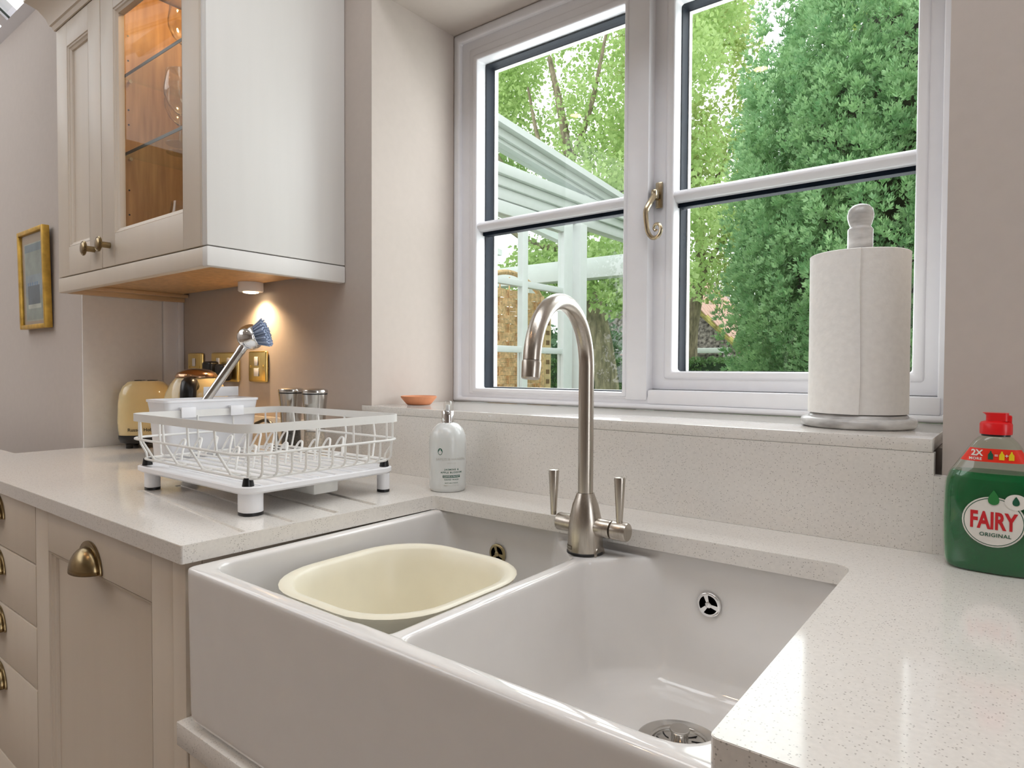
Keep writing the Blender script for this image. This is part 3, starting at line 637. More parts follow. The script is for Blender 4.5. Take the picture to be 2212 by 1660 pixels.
# ------------------------------------------------------------------ mills
for k, (x, y, lab) in enumerate(((-1.322, .868, 'steel pepper mill with dark peppercorns seen through it, left of the pair'), (-1.231, .868, 'steel and glass salt mill with pale contents, right of the pair'))):
    t = thing('mill', lab, 'mill', (x, y, WT), 'steel mills by the wall')
    B().lathe([(.026, .0005), (.026, .006), (.0245, .012), (0, .012)], n=32).build('foot_ring', STEEL2, t, ang=50)
    fill = mat('peppercorns', (.05, .045, .04), .5, var=.6, scale=260) if k == 0 else mat('pale_salt', (.55, .47, .38), .5, var=.15, scale=200)
    B().lathe([(.0235, .0125), (.0215, .05), (.0205, .085), (0, .085)], n=32).build('grinder_contents', fill, t, ang=50)
    B().lathe([(.0255, .0122), (.0232, .05), (.0222, .0855)], n=32).build('glass_jar', GLASSC, t)
    B().lathe([(.0225, .0858), (.0224, .10), (.0245, .14), (.0275, .166), (0, .166)], n=36).build('steel_head', STEEL2, t, ang=50)
    B().lathe([(.0270, .1662), (.0270, .1685)], n=36).build('seal', BLACK, t)
    B().lathe([(.0278, .1686), (.0285, .172), (.0272, .176), (.020, .1785), (0, .1795)], n=36).build('cap', STEEL2, t, ang=50)

# ------------------------------------------------------------------ dish rack
rk = thing('dish_rack', 'white wire dish rack on a raised white drip tray', 'dish rack', (-1.095, .662, WT))
RX0, RX1, RY0, RY1 = -1.285, -.898, .512, .812
def rpart(b, n, m, par=rk, **k): o = b.build(n, m, **k); o.data.transform(Matrix.Translation(-rk.location)); o.parent = par; return o
tp = rrect(RX0, RX1, RY0, RY1, .03, 6)
rings = []
for ins, z in ((.012, .934), (.004, .9345), (.0, .938), (.0, .9445), (.003, .946), (.006, .9445), (.012, .9415), (.02, .941)):
    rings.append([(*p, z) for p in rrect(RX0+ins, RX1-ins, RY0+ins, RY1-ins, .03-ins*.5, 6)])
rpart(B().loft(rings), 'drip_tray', WHITEP, ang=40)
for gy in np.linspace(RY0+.045, RY1-.045, 7): rpart(B().box(RX0+.05, RX1-.03, gy-.0015, gy+.0015, .9405, .9425), 'tray_rib', WHITEP, bevel=.0006)
for lx, ly, hx_, hy_ in ((RX1-.029, RY0+.026, .019, .017), (RX0+.028, RY0+.024, .0145, .012), (RX1-.016, RY1-.022, .0115, .010), (RX0+.028, RY1-.024, .0145, .012)):
    pp = round_poly([(lx-hx_, ly-hy_), (lx+hx_, ly-hy_), (lx+hx_, ly+hy_), (lx-hx_, ly+hy_)], min(hx_, hy_)*.92, 5)
    l = rpart(B().prism(pp, WT+.005, .9345), 'leg', WHITEP, bevel=.0006)
    rpart(B().prism(pp, WT+.0005, WT+.0048), 'foot_pad', BLACK)
sp = rpart(B().box(-1.00, -.925, .65, .70, .912, .934), 'drain_spout', mat('milky_plastic', (.78, .78, .75), .25), bevel=.004)
caps = [(RX1-.022, RY0+.018), (RX1-.018, RY1-.018), (RX0+.022, RY0+.018), (RX0+.022, RY1-.018)]
for cx, cy in caps:
    rpart(B().loft([[(cx+.009*math.cos(a), cy+.009*math.sin(a), .9452) for a in np.linspace(0, 2*PI, 13)[:-1]], [(cx+.0068*math.cos(a), cy+.0068*math.sin(a), .958) for a in np.linspace(0, 2*PI, 13)[:-1]]]), 'corner_cap', BLACK, ang=50)
# flat top band
MX0, MX1, MY0, MY1 = RX0-.004, RX1+.004, RY0-.006, RY1+.012
ro = rrect(MX0, MX1, MY0, MY1, .034, 8); ri = rrect(MX0+.0022, MX1-.0022, MY0+.0022, MY1-.0022, .032, 8)
rings = [[(*p, 1.027) for p in ri], [(*p, 1.027) for p in ro], [(*p, 1.0405) for p in ro], [(*p, 1.0405) for p in ri], [(*p, 1.027) for p in ri]]
rpart(B().loft(rings, False, False), 'rim_band', WIREW, ang=50)
WR = .0022
ring = [(*p, .995) for p in rrect(RX0-.003, RX1+.003, RY0-.004, RY1+.008, .034, 6)]
rpart(B().tube(ring, WR, 8, closed=True), 'side_wire', WIREW)
ring = [(*p, .957) for p in rrect(RX0+.012, RX1-.010, RY0+.012, RY1-.008, .02, 4)]
rpart(B().tube(ring, WR, 8, closed=True), 'base_wire', WIREW)
def wire(pts, n=4): rpart(B().tube(pts, .0020, 7), 'wire', WIREW)
for y in np.linspace(RY0+.028, RY1-.018, 11):     # cross wires turning up at the sink end
    wire([(RX0+.012, y, .958), (RX1-.012, y, .958), (RX1-.004, y, .9605), (RX1, y, .966), (RX1+.0015, y, .995)])
for y in np.linspace(RY0+.05, RY1-.03, 4): wire([(RX1+.002, y, .995), (RX1+.002, y, 1.030)])
for y in np.linspace(RY0+.05, RY1-.03, 4): wire([(RX0+.014, y, .957), (RX0+.004, y, .962), (RX0-.001, y, .995), (RX0-.002, y, 1.030)])
for i, x in enumerate(np.linspace(RX0+.05, RX1-.075, 4)):   # long sides
    for ys, yo in ((RY0+.012, RY0-.0035), (RY1-.008, RY1+.0085)):
        s_ = 1 if ys < .6 else -1
        wire([(x+.018, ys+s_*.03, .957), (x+.016, ys+s_*.006, .957), (x+.013, ys, .960), (x, yo, .995), (x-.006, yo, 1.030)])
for cx, cy in caps:                                   # cranked corner wires into the caps
    sx = 1 if cx > -1.1 else -1; sy = 1 if cy > .66 else -1
    wire([(cx, cy, .955), (cx+sx*.002, cy+sy*.001, .968), (cx+sx*.012, cy+sy*.006, .984), (cx+sx*.0135, cy+sy*.008, .998), (cx+sx*.0135, cy+sy*.008, 1.030)])
for xr in (-1.205, -1.02):                            # plate prongs
    for y in np.linspace(RY0+.045, RY1-.045, 8):
        wire(smooth_path([(xr-.018, y, .958), (xr-.012, y+.006, .975), (xr-.006, y+.012, .990), (xr, y+.014, .9925), (xr+.005, y+.012, .988), (xr+.012, y+.004, .972), (xr+.016, y, .958)], 3))
# cutlery caddy hooked over the short end
cad = thing('cutlery_caddy', 'white plastic caddy hooked on the end of the dish rack', 'caddy', (-1.332, .672, .935))
def cadp(b, n, m, **k): o = b.build(n, m, **k); o.data.transform(Matrix.Translation(-cad.location)); o.parent = cad; return o
def cr(ins, z, y0=.574, y1=.770): return [(*p, z) for p in rrect(-1.375+ins, -1.2915-ins, y0+ins, y1-ins, .012, 4)]
cadp(B().loft([cr(.010, .934), cr(.009, .935), cr(.002, 1.04), cr(.0, 1.055), cr(-.002, 1.056), cr(-.002, 1.0605), cr(.003, 1.061), cr(.005, 1.05), cr(.012, .938)]), 'body', WHITEP, ang=50)
cadp(B().box(-1.373, -1.371, .69, .768, 1.062, 1.083), 'back_lip', WHITEP, bevel=.0006)
for y in (.615, .715):
    cadp(B().prism_y([(-1.2915, 1.030), (-1.2915, 1.0465), (-1.2805, 1.0465), (-1.2805, 1.026), (-1.284, 1.026), (-1.284, 1.0425), (-1.288, 1.0425), (-1.288, 1.030)], y-.014, y+.014), 'hook', WHITEP, bevel=.0008)
# dish brush leaning in the caddy
b0 = Vector((-1.345, .600, .945)); b1 = Vector((-1.262, .722, 1.172))
br = thing('dish_brush', 'steel-handled dish brush with a chrome ball head and blue bristles', 'brush', tuple(b0))
dv = (b1-b0); dn = dv.normalized()
def brp(b, n, m, **k): o = b.build(n, m, **k); o.data.transform(Matrix.Translation(-b0)); o.parent = br; return o
brp(B().tube([b0, b0+dn*.01, b1-dn*.018], [.006, .0085, .0085], 18), 'handle', STEEL2)
brp(B().tube([b1-dn*.018, b1-dn*.010, b1], [.0092, .0092, .0085], 18), 'collar', CHROME)
hc = b1+dn*.018; ax = Vector((.62, .62, .28)).normalized()       # head faces right of the picture
prof = [(0, -.0215), (.009, -.0195), (.016, -.0145), (.0205, -.007), (.0218, 0), (.0215, .006), (.020, .0105), (.0185, .012), (0, .012)]
q = Vector((0, 0, 1)).rotation_difference(ax).to_matrix().to_4x4()
hb = B().lathe(prof, n=32); o = hb.build('head', CHROME, ang=60); o.data.transform(Matrix.Translation(hc-b0) @ q @ Matrix.Scale(1.22, 4)); o.parent = br
bw = B()
for i in range(90):
    r_ = .0165*math.sqrt((i+.5)/90); a = i*2.39996; st = Vector((r_*math.cos(a), r_*math.sin(a), .011)); en = Vector((st.x*1.55, st.y*1.55, .034-.35*r_+random.uniform(-.001, .001)))
    bw.tube([st, en], .0016, 5)
o = bw.build('bristles', mat('blue_bristle', (.36, .43, .58), .5, var=.12), ang=50); o.data.transform(Matrix.Translation(hc-b0) @ q @ Matrix.Scale(1.22, 4)); o.parent = br; o['kind'] = 'stuff'

# ------------------------------------------------------------------ hand wash
hwp = Vector((-.8365, .878, WT+.0005)); hw = thing('hand_wash_bottle', 'pearly white hand wash bottle with chrome collar behind the sink corner', 'bottle', tuple(hwp))
PEARL = mat('pearl_plastic', (.70, .715, .70), .22, var=.01, coat=.4)
B().lathe([(.031, 0), (.0325, .002), (.0338, .006), (.0340, .02), (.0340, .092), (.0325, .103), (.0275, .114), (.019, .122), (.012, .1245), (0, .1245)], n=56).build('body', PEARL, hw, ang=50)
B().lathe([(.0112, .1247), (.0112, .145), (.0105, .146), (0, .146)], n=32).build('collar', CHROME, hw, ang=50)
B().lathe([(.0075, .1462), (.0075, .160), (.006, .164), (0, .165)], n=24).build('pump_cover', GLASSC, hw, ang=50)
B().lathe([(.004, .1462), (.004, .157), (0, .157)], n=16).build('pump_stem', WHITEP, hw)
GREENT = mat('label_green', (.02, .11, .075), .4); SILVER = mat('label_silver', (.60, .60, .56), .3, .4)
hwf = math.atan2(.8365, .878)+.22      # azimuth of the label measured from -y towards +x
def hwtext(body, size, z, m, bold=0, sx=1, spacing=1.15, dx=0, r=.03415, name='label_lettering'):
    v, f = text_mesh(body, size, bold, sx, spacing); B().add(oncyl([(x+dx, y) for x, y in v], r, hwf, z), f).build(name, m, hw, smooth=False)
hwtext('BAYLIS & HARDING', .0062, .060, SILVER, .0001, 1.0)
hwtext('ENGLAND', .0030, .053, SILVER)
hwtext('JASMINE &', .0042, .0415, GREENT, .00012, 1.1, 1.3); hwtext('APPLE BLOSSOM', .0042, .0362, GREENT, .00012, 1.1, 1.25)
pl = [(-.0165+.033*i/16, s) for s in (-.0022, .0022) for i in range(17)]
B().add(oncyl(pl, .03412, hwf, .0290), [(i, i+1, i+18, i+17) for i in range(16)]).build('label_band', GREENT, hw)
hwtext('CLEANSE & PROTECT', .0031, .0290, WHITEP, .00006, .95, 1.1, 0, .0343)
hwtext('HAND WASH', .0036, .0232, GREENT, .00008, 1.1, 1.2); hwtext('ANTI-BACTERIAL', .0028, .0172, GREENT, .00004, 1.0, 1.2); hwtext('500ml e 16.9 fl. oz.', .0034, .0127, SILVER, .0001, 1.0, 1.1)
v = [(0.0046*math.sin(a), .0062*math.cos(a)) for a in np.linspace(0, 2*PI, 25)[:-1]]
B().add(oncyl([(x-.0215, y) for x, y in v], .03415, hwf, .074), [tuple(range(24))]).build('emblem', GREENT, hw, smooth=False)
B().add(oncyl([(x*.72-.0215, y*.60-.0014) for x, y in v], .0343, hwf, .074), [tuple(range(24))]).build('emblem', PEARL, hw, smooth=False)
B().add(oncyl([(x*.22-.0215, y*.3+.0028) for x, y in v], .0343, hwf, .074), [tuple(range(24))]).build('emblem', PEARL, hw, smooth=False)

# ------------------------------------------------------------------ saucer on the sill
tag(B().lathe([(0, 0), (.026, 0), (.0285, .002), (.0405, .016), (.0412, .0195), (.0395, .020), (.036, .0165), (.026, .005), (0, .004)], n=48).build('saucer', TERRA, ang=50), 'small terracotta saucer at the left end of the window sill', 'saucer')
bpy.data.objects['saucer'].location = (-1.090, 1.048, 1.0415)

# ------------------------------------------------------------------ kitchen roll
px, py, pz = -.1930, 1.0850, 1.0415
hol = thing('paper_towel_holder', 'grey marble kitchen roll holder with a ball finial', 'holder', (px, py, pz))
B().lathe([(.074, 0), (.0768, .003), (.0778, .0075), (.0765, .012), (.072, .0145), (.067, .0148), (.0655, .0185), (.062, .020), (0, .020)], n=64).build('base', MARBLE, hol, ang=50)
B().lathe([(.0170, .0202), (.0170, .292), (.0165, .293), (.0150, .2945), (.0138, .297), (.0155, .301), (.0176, .309), (.0178, .314), (.0160, .322), (.011, .3275), (.004, .3298), (0, .330)], n=40).build('post', MARBLE, hol, ang=50)
rings = []; n = 96
fa = R(-78)
def rollr(i, rr, h):
    t = i/n; return rr+.0022*(t if True else 0)
RL = .2345; out = []
for rr, h in ((.0645, .0008), (.0655, .0002), (.0655, .05), (.0656, .12), (.0654, .19), (.0655, RL-.001), (.0640, RL), (.022, RL-.0005), (.022, .0008), (.0645, .0008)):
    ring = []
    for i in range(n):
        t = i/(n-1); a = fa+2*PI*t*.9985; r2 = rr+(.0024*t + .0006*math.sin(6*a+h*30)*(.4)) if rr > .05 else rr
        a2 = a + (.02*math.sin(h*26) if t > .985 or t < .004 else 0)
        ring.append((r2*math.cos(a2), r2*math.sin(a2), h))
    out.append(ring)
o = B().loft(out, False, False).build('paper_roll', PAPER, ang=50); o.location = (px, py, pz+.0205)
tag(o, 'white kitchen paper roll standing on the marble holder', 'paper roll')

# ------------------------------------------------------------------ washing-up liquid
fb = thing('washing_up_liquid', 'green washing-up liquid bottle with red flip cap at the right edge', 'bottle', (-.022, .912, WT+.0005)); fb.scale = (.95, .95, .97)
BN = 2.6
prof = [(.0455, .0245, 0), (.0478, .0258, .003), (.0490, .0265, .010), (.0503, .027, .03), (.0508, .0272, .055), (.0504, .0268, .080), (.0499, .0264, .092), (.0488, .0258, .102), (.0455, .0246, .111), (.0405, .0232, .119), (.0300, .0198, .136), (.0215, .0168, .1495), (.0168, .0152, .1545), (.0145, .0145, .1556), (.0135, .0135, .1565), (.0135, .0135, .160)]
def sect(w_, d_, z, n=48, e=BN):
    return [(w_*math.copysign(abs(math.cos(a))**(2/e), math.cos(a)), d_*math.copysign(abs(math.sin(a))**(2/e), math.sin(a)), z) for a in np.linspace(0, 2*PI, n+1)[:-1]]
def wd_at(z):
    for (w0, d0, z0), (w1_, d1_, z1) in zip(prof, prof[1:]):
        if z0 <= z <= z1: t = (z-z0)/(z1-z0); return w0+(w1_-w0)*t, d0+(d1_-d0)*t
    return prof[-1][:2]
B().loft([sect(*p, e=(BN if p[2] < .15 else 2)) for p in prof], True, False).build('shell', thin_glass('clear_bottle', (.90, .94, .88), 1.6), fb, ang=60)
LQ = .1145
LIQ, nt, p = nm('green_liquid'); p.inputs['Base Color'].default_value = (.004, .20, .062, 1); p.inputs['Roughness'].default_value = .08; p.inputs['Transmission Weight'].default_value = .6; p.inputs['IOR'].default_value = 1.36
no = N(nt, 'ShaderNodeTexNoise'); no.inputs['Scale'].default_value = 25; cr2 = N(nt, 'ShaderNodeValToRGB'); cr2.color_ramp.elements[0].color = (.004, .20, .060, 1); cr2.color_ramp.elements[1].color = (.006, .28, .085, 1)
nt.links.new(no.outputs['Fac'], cr2.inputs[0]); nt.links.new(cr2.outputs[0], p.inputs['Base Color'])
lp = [(w_*.975, d_*.965, z+.0012) for w_, d_, z in prof if z < LQ] + [(*[q*.972 for q in wd_at(LQ)], LQ)]
B().loft([sect(*q) for q in lp]).build('liquid', LIQ, fb, ang=60)
RED = mat('red_plastic', (.72, .012, .015), .28, var=.02)
B().lathe([(.0142, .1562), (.0142, .1582)], n=32).build('neck_ring', BLACK, fb)
B().lathe([(.0158, .1584), (.0160, .160), (.0160, .170), (.0148, .1722), (.0105, .1738), (0, .1738)], n=36).build('cap', RED, fb, ang=40)
B().loft([[(*q, z) for q in rrect(-.0098+dx, .0122, -.0095, .0095, .006, 5)] for dx, z in ((0, .1736), (0, .180), (-.001, .1815), (-.0035, .183))]).build('flip_spout', RED, fb, ang=40)
B().box(.0105, .0150, -.006, .006, .170, .1805).build('cap_hinge', RED, fb, bevel=.0015)
def on_bottle(v, off):
    out = []
    for x, z in v:
        w_, d_ = wd_at(z); t = min(.995, abs(x)/w_); out.append((x, -d_*(1-t**BN)**(1/BN)-off, z))
    return out
def disc(cx, cz, rx, rz, off, m, name, n=40, rn=5, par=fb):
    v = [(cx, cz)]; f = []
    for k in range(1, rn+1):
        for i in range(n): a = 2*PI*i/n; v.append((cx+rx*k/rn*math.cos(a), cz+rz*k/rn*math.sin(a)))
    for i in range(n): f.append((0, 1+i, 1+(i+1) % n))
    for k in range(rn-1):
        for i in range(n): a, b2 = 1+k*n+i, 1+k*n+(i+1) % n; f.append((a, a+n, b2+n, b2))
    return B().add(on_bottle(v, off), f).build(name, m, par)
LBW = mat('label_white', (.72, .69, .63), .4); LBG = mat('label_dark_green', (.01, .09, .045), .4); LBR = mat('label_red', (.55, .015, .02), .4); LBY = mat('label_yellow', (.75, .55, .01), .4)
LZ = .0605
disc(.000, LZ, .0300, .0285, .0006, LBW, 'label'); disc(.000, LZ, .0284, .0269, .0009, LBG, 'label_ring'); disc(.000, LZ, .0276, .0261, .0012, LBW, 'label')
def ftext(body, size, x, z, m, bold=0, sx=1, spacing=1, off=.0016):
    v, f = text_mesh(body, size, bold, sx, spacing); B().add(on_bottle([(q[0]+x, q[1]+z) for q in v], off), f).build('label_lettering', m, fb, smooth=False)
ftext('FAIRY', .0265, -.0005, LZ+.0005, LBR, .0009, .64, 1.0); ftext('ORIGINAL', .0060, .002, LZ-.0148, LBG, .0001, 1.0, 1.1)
# drop emblem and round badge
dr = [(0, .0085)] + [(.0062*math.sin(a)*(1 if a < PI else 1), -.0030-.0055*math.cos(a-PI)*-1) for a in []]
dr = [(.0058*math.sin(t)*(.5-.5*math.cos(t))**.6*1.25, .0015+.0085*math.cos(t)) for t in np.linspace(0, 2*PI, 29)[:-1]]
B().add(on_bottle([(x+.000, z+LZ+.0265) for x, z in dr], .0019), [tuple(range(28))]).build('label_drop', mat('drop_green', (.03, .20, .05), .25), fb, smooth=False)
disc(.0205, LZ+.0245, .0105, .0088, .0017, LBW, 'label_badge', rn=3); B().add(on_bottle([(x*.62+.0205, z*.62+LZ+.025) for x, z in dr], .0021), [tuple(range(28))]).build('badge_drop', LBG, fb, smooth=False)
# red band on the shoulder
nb = 17; v = []
for zz, hw_ in ((.1275, .0335), (.135, .0288), (.1425, .0242)):
    for i in range(nb): v.append((-hw_+2*hw_*i/(nb-1), zz))
B().add(on_bottle(v, .0006), [(k*nb+i, k*nb+i+1, (k+1)*nb+i+1, (k+1)*nb+i) for k in range(2) for i in range(nb-1)]).build('shoulder_band', mat('band_red', (.75, .03, .012), .35), fb)
ftext('2X', .0092, -.0172, .1370, LBW, .0003, 1, 1, .0012); ftext('MORE', .0040, -.0185, .1305, LBW, .0001, 1.1, 1.1, .0012)
for x, m in ((-.004, LBG), (.0065, LBY), (.0155, LBY)):
    ic = [(-.0025, -.0045), (.0025, -.0045), (.0025, .001), (.0008, .0035), (.0008, .005), (-.0008, .005), (-.0008, .0035), (-.0025, .001)]
    B().add(on_bottle([(x+a, .1352+b2) for a, b2 in ic], .0012), [tuple(range(8))]).build('band_icon', m, fb, smooth=False)
ftext('=', .006, .0013, .1352, LBW, .0001, 1, 1, .0012); ftext('+', .006, .011, .1352, LBW, .0001, 1, 1, .0012)

# ------------------------------------------------------------------ picture
pc = thing('framed_picture', 'small gilt-framed print leaning out from the left wall', 'picture', (-2.385, .6905, 1.241)); pc.rotation_euler = (R(1.2), 0, 0)
PW, PH, FT = .115, .302, .013
def bar(x0, x1, z0, z1, n): B().box(x0, x1, -.020, 0, z0, z1).build(n, GOLD, pc, bevel=.002)
bar(-PW, -PW+FT, 0, PH, 'frame_side'); bar(PW-FT, PW, 0, PH, 'frame_side'); bar(-PW+FT, PW-FT, 0, FT, 'frame_rail'); bar(-PW+FT, PW-FT, PH-FT, PH, 'frame_rail')
MOUNT = mat('picture_mount', (.45, .33, .24), .8, var=.03)
B().box(-PW+FT, PW-FT, -.010, -.006, FT, PH-FT).build('mount', MOUNT, pc, smooth=False)
def flat(x0, x1, z0, z1, y, c, n): B().add([(x0, y, z0), (x1, y, z0), (x1, y, z1), (x0, y, z1)], [(0, 1, 2, 3)]).build(n, mat('print_%02d' % len(MATS), c, .8, var=.12, scale=18), pc, smooth=False)
flat(-.078, .078, .024, .262, -.0104, (.42, .42, .36), 'print'); flat(-.074, .074, .028, .258, -.0107, (.30, .33, .30), 'print')
flat(-.074, .074, .235, .258, -.0109, (.18, .24, .28), 'print'); flat(-.074, .074, .10, .165, -.0109, (.28, .33, .38), 'print')
flat(-.055, .05, .075, .132, -.0111, (.10, .13, .17), 'print'); flat(-.055, .06, .062, .075, -.0111, (.52, .52, .46), 'print')
for x in (-.05, -.03, -.01, .012, .03): flat(x-.006, x+.006, .132, .142, -.0111, (.14, .24, .40), 'print')
B().box(-PW+FT, PW-FT, -.0135, -.0125, FT, PH-FT).build('glass', GLASS, pc, smooth=False)

# ------------------------------------------------------------------ outdoors
GRASS = mat('lawn', (.08, .16, .04), .9, var=.3, scale=4)
gd = B().box(-40, 30, 1.6, 60, -.35, -.25).build('ground', GRASS, smooth=False); struct(gd, 'lawn outside the window')
WPT = mat('white_joinery', (.74, .78, .77), .4, var=.01)
cs = thing('conservatory', 'white timber conservatory with glazed door outside the left light', 'conservatory', (-2.1, 3.2, -.25))
def cp(b, n, m=WPT, **k): o = b.build(n, m, **k); local(o, cs); return o
XC = -2.1
cp(B().box(XC-.07, XC+.05, 1.6, 4.3, 2.095, 2.150), 'beam', bevel=.004); cp(B().box(XC-.07, XC+.025, 1.6, 4.3, 2.045, 2.094), 'beam', bevel=.004); cp(B().box(XC-.06, XC+.008, 1.6, 4.3, 1.985, 2.044), 'beam', bevel=.003)
def zr(y): return 2.325-.097*(y-2.464)
def rafter(x0, x1, z0, z1, n, m=WPT): cp(B().add([(x, y, zr(y)+dz) for x in (x0, x1) for y in (1.6, 4.3) for dz in (z0, z1)], [(0, 1, 3, 2), (4, 6, 7, 5), (0, 4, 5, 1), (2, 3, 7, 6), (0, 2, 6, 4), (1, 5, 7, 3)]), n, m, smooth=False)
rafter(XC-.05, XC+.09, -.005, .03, 'verge_board'); rafter(XC-.05, XC+.05, -.045, -.006, 'rafter'); rafter(XC-.05, XC+.03, -.065, -.046, 'rafter')
rafter(-4.4, XC-.06, -.02, -.01, 'roof_pane', GLASS)
for xx in (-2.8, -3.5, -4.3): rafter(xx-.03, xx+.03, -.07, -.022, 'rafter')
cp(B().box(XC-.06, XC+.02, 3.36, 3.42, 2.151, 2.236), 'strut', bevel=.002)
cp(B().box(XC-.05, XC+.04, 3.285, 3.36, -.2, 1.984), 'post', bevel=.003); cp(B().box(XC-.05, XC+.03, 4.18, 4.3, -.2, 1.984), 'post', bevel=.003)
cp(B().box(XC-.05, XC+.03, 1.62, 2.40, -.2, 1.984), 'side_panel', bevel=.003)
cp(B().add([(XC-.01, 1.6, 2.151), (XC-.01, 4.2, 2.151), (XC-.01, 1.6, zr(1.6)-.066)], [(0, 1, 2)]), 'gable_pane', thin_glass('dusty_glass', (.80, .84, .80), 1.2), smooth=False)
dd = bpy.data.objects.new('door', None); COL.objects.link(dd); dd.parent = cs; dd.location = Vector((XC, 2.4, -.2))-cs.location
def dp(b, n, m=WPT, **k):
    o = b.build(n, m, **k); o.data.transform(Matrix.Translation(-Vector((XC, 2.4, -.2)))); o.parent = dd; return o
dp(B().box(XC-.04, XC+.005, 2.405, 2.485, -.19, 1.98), 'stile', bevel=.003); dp(B().box(XC-.04, XC+.005, 3.165, 3.258, -.19, 1.98), 'stile', bevel=.003)
dp(B().box(XC-.04, XC+.005, 2.485, 3.165, 1.915, 1.98), 'rail', bevel=.003); dp(B().box(XC-.04, XC+.005, 2.485, 3.165, -.19, .6), 'rail', bevel=.003)
dp(B().box(XC-.035, XC, 2.775, 2.825, .6, 1.915), 'bar', bevel=.003)
for z in (1.578, 1.227, .88): dp(B().box(XC-.034, XC-.001, 2.485, 3.165, z-.017, z+.017), 'bar', bevel=.003)
for y0, y1 in ((2.485, 2.775), (2.825, 3.165)):
    for z0, z1 in ((.6, .863), (.897, 1.21), (1.244, 1.561), (1.595, 1.915)): dp(B().box(XC-.020, XC-.016, y0, y1, z0, z1), 'pane', GLASS, smooth=False)
cp(B().box(XC-.02, XC-.016, 3.36, 4.18, .6, 1.984), 'pane', GLASS, smooth=False); cp(B().box(XC-.05, XC+.02, 3.36, 4.18, -.2, .6), 'dwarf_panel', bevel=.003)
# far side of the conservatory
cp(B().box(-4.45, -4.35, 1.6, 4.3, 1.86, 2.10), 'beam', bevel=.004); cp(B().box(-4.45, -4.35, 1.6, 4.3, -.2, .5), 'dwarf_panel', smooth=False)
for y in (2.0, 3.3, 4.18): cp(B().box(-4.45, -4.35, y, y+.12, -.2, 1.86), 'post', bevel=.003)
cp(B().box(-4.35, XC-.06, 4.18, 4.3, 1.80, 1.95), 'beam', bevel=.004); cp(B().box(-4.35, XC-.06, 4.18, 4.3, -.2, .5), 'dwarf_panel', smooth=False)
cp(B().box(-3.2, -3.1, 4.18, 4.3, .5, 1.80), 'post', bevel=.003)
cp(B().box(-4.4, XC-.05, 1.65, 4.3, -.24, -.19), 'floor_slab', FLOOR, smooth=False)
# woven screen
WICK = mat('woven_wicker', (.74, .48, .25), .7, var=.16, scale=50)
scn = thing('woven_screen', 'tan woven wicker screen with arched top inside the conservatory', 'screen', (-2.55, 3.28, -.19))
wv = B(); y0, y1 = 2.90, 3.575
def topz(y): return 1.60+.13*math.sin(PI*(y-y0)/(y1-y0))**.8 if y0 < y < y1 else 1.60
nr = 66; dz = .027
for k in range(nr):
    z = -.16+k*dz; pts = []
    for i in range(41):
        y = y0+(y1-y0)*i/40
        if z > topz(y)-.02: continue
        ph = (k//2 % 2)*PI; pts.append((-2.55+.012*math.sin(2*PI*(y-y0)/.19+ph), y, z))
    if len(pts) < 3: continue
    n = len(pts); v = [(x+s*.003, y, z+h) for (x, y, z) in pts for s, h in ((1, .0006), (1, dz-.0006), (-1, dz-.0006), (-1, .0006))]
    f = [(4*i+a, 4*i+(a+1) % 4, 4*i+4+(a+1) % 4, 4*i+4+a) for i in range(n-1) for a in range(4)]; wv.add(v, f)
o = wv.build('weave', WICK, smooth=False); local(o, scn); o['kind'] = 'stuff'
for y in np.arange(y0+.0475, y1, .095):
    o = B().tube([(-2.55, y, -.18), (-2.55, y, topz(y)-.03)], .005, 6).build('stake', WICK); local(o, scn)
o = B().tube([(-2.55, y, topz(y)) for y in np.linspace(y0, y1, 24)], .016, 8).build('top_rail', WICK); local(o, scn)
for y in (y0, y1): o = B().box(-2.565, -2.535, y-.02, y+.02, -.19, 1.61).build('side_post', WICK, bevel=.003); local(o, scn)
o = B().box(-2.575, -2.545, y1+.035, y1+.115, -.19, 1.56).build('edge_post', mat('pale_wicker', (.72, .52, .27), .7, var=.1), bevel=.003); local(o, scn)
for k in range(22):
    z = .1+k*.066; q = B().box(-2.5448, -2.5435, y1+.055, y1+.095, z, z+.03).build('edge_slot', mat('wicker_gap', (.22, .12, .05), .8), smooth=False); local(q, scn)

# leafy trees ------------------------------------------------------
def leaves(name, centres, radii, n, size, m, parent, up=.4):
    C_ = np.array(centres); r = np.array(radii); w_ = (r**2).sum(1) if r.ndim > 1 else r**2; idx = RNG.choice(len(C_), n, p=w_/w_.sum())
    d = RNG.normal(size=(n, 3)); d /= np.linalg.norm(d, axis=1)[:, None]; rad = RNG.random(n)**.45
    rr = r[idx] if r.ndim > 1 else r[idx][:, None]
    P = C_[idx]+d*rad[:, None]*rr
    ax = RNG.normal(size=(n, 3)); ax[:, 2] -= up; ax /= np.linalg.norm(ax, axis=1)[:, None]
    sd = np.cross(ax, RNG.normal(size=(n, 3))); sd /= np.linalg.norm(sd, axis=1)[:, None]; nn = np.cross(ax, sd)
    L = size*(.6+.8*RNG.random(n))[:, None]; W = L*.36
    V = np.stack([P, P+ax*L*.5+sd*W-nn*L*.08, P+ax*L, P+ax*L*.5-sd*W-nn*L*.08], 1).reshape(-1, 3); F = np.arange(4*n).reshape(-1, 4)
    o = new_obj(name, np_mesh(name, V, F), m, None); local(o, parent); o['kind'] = 'stuff'; return o
LEAF1 = leafmat('ash_leaves', (.30, .46, .14), (.58, .74, .32), .5)
LEAF2 = leafmat('hazel_leaves', (.32, .44, .14), (.58, .68, .28), .5)
LEAF3 = leafmat('dark_laurel_leaves', (.05, .12, .06), (.14, .27, .12), .3)
BARK = mat('bark', (.20, .17, .11), .9, var=.25, scale=12, bump=.6, stretch=(2, 2, .6))
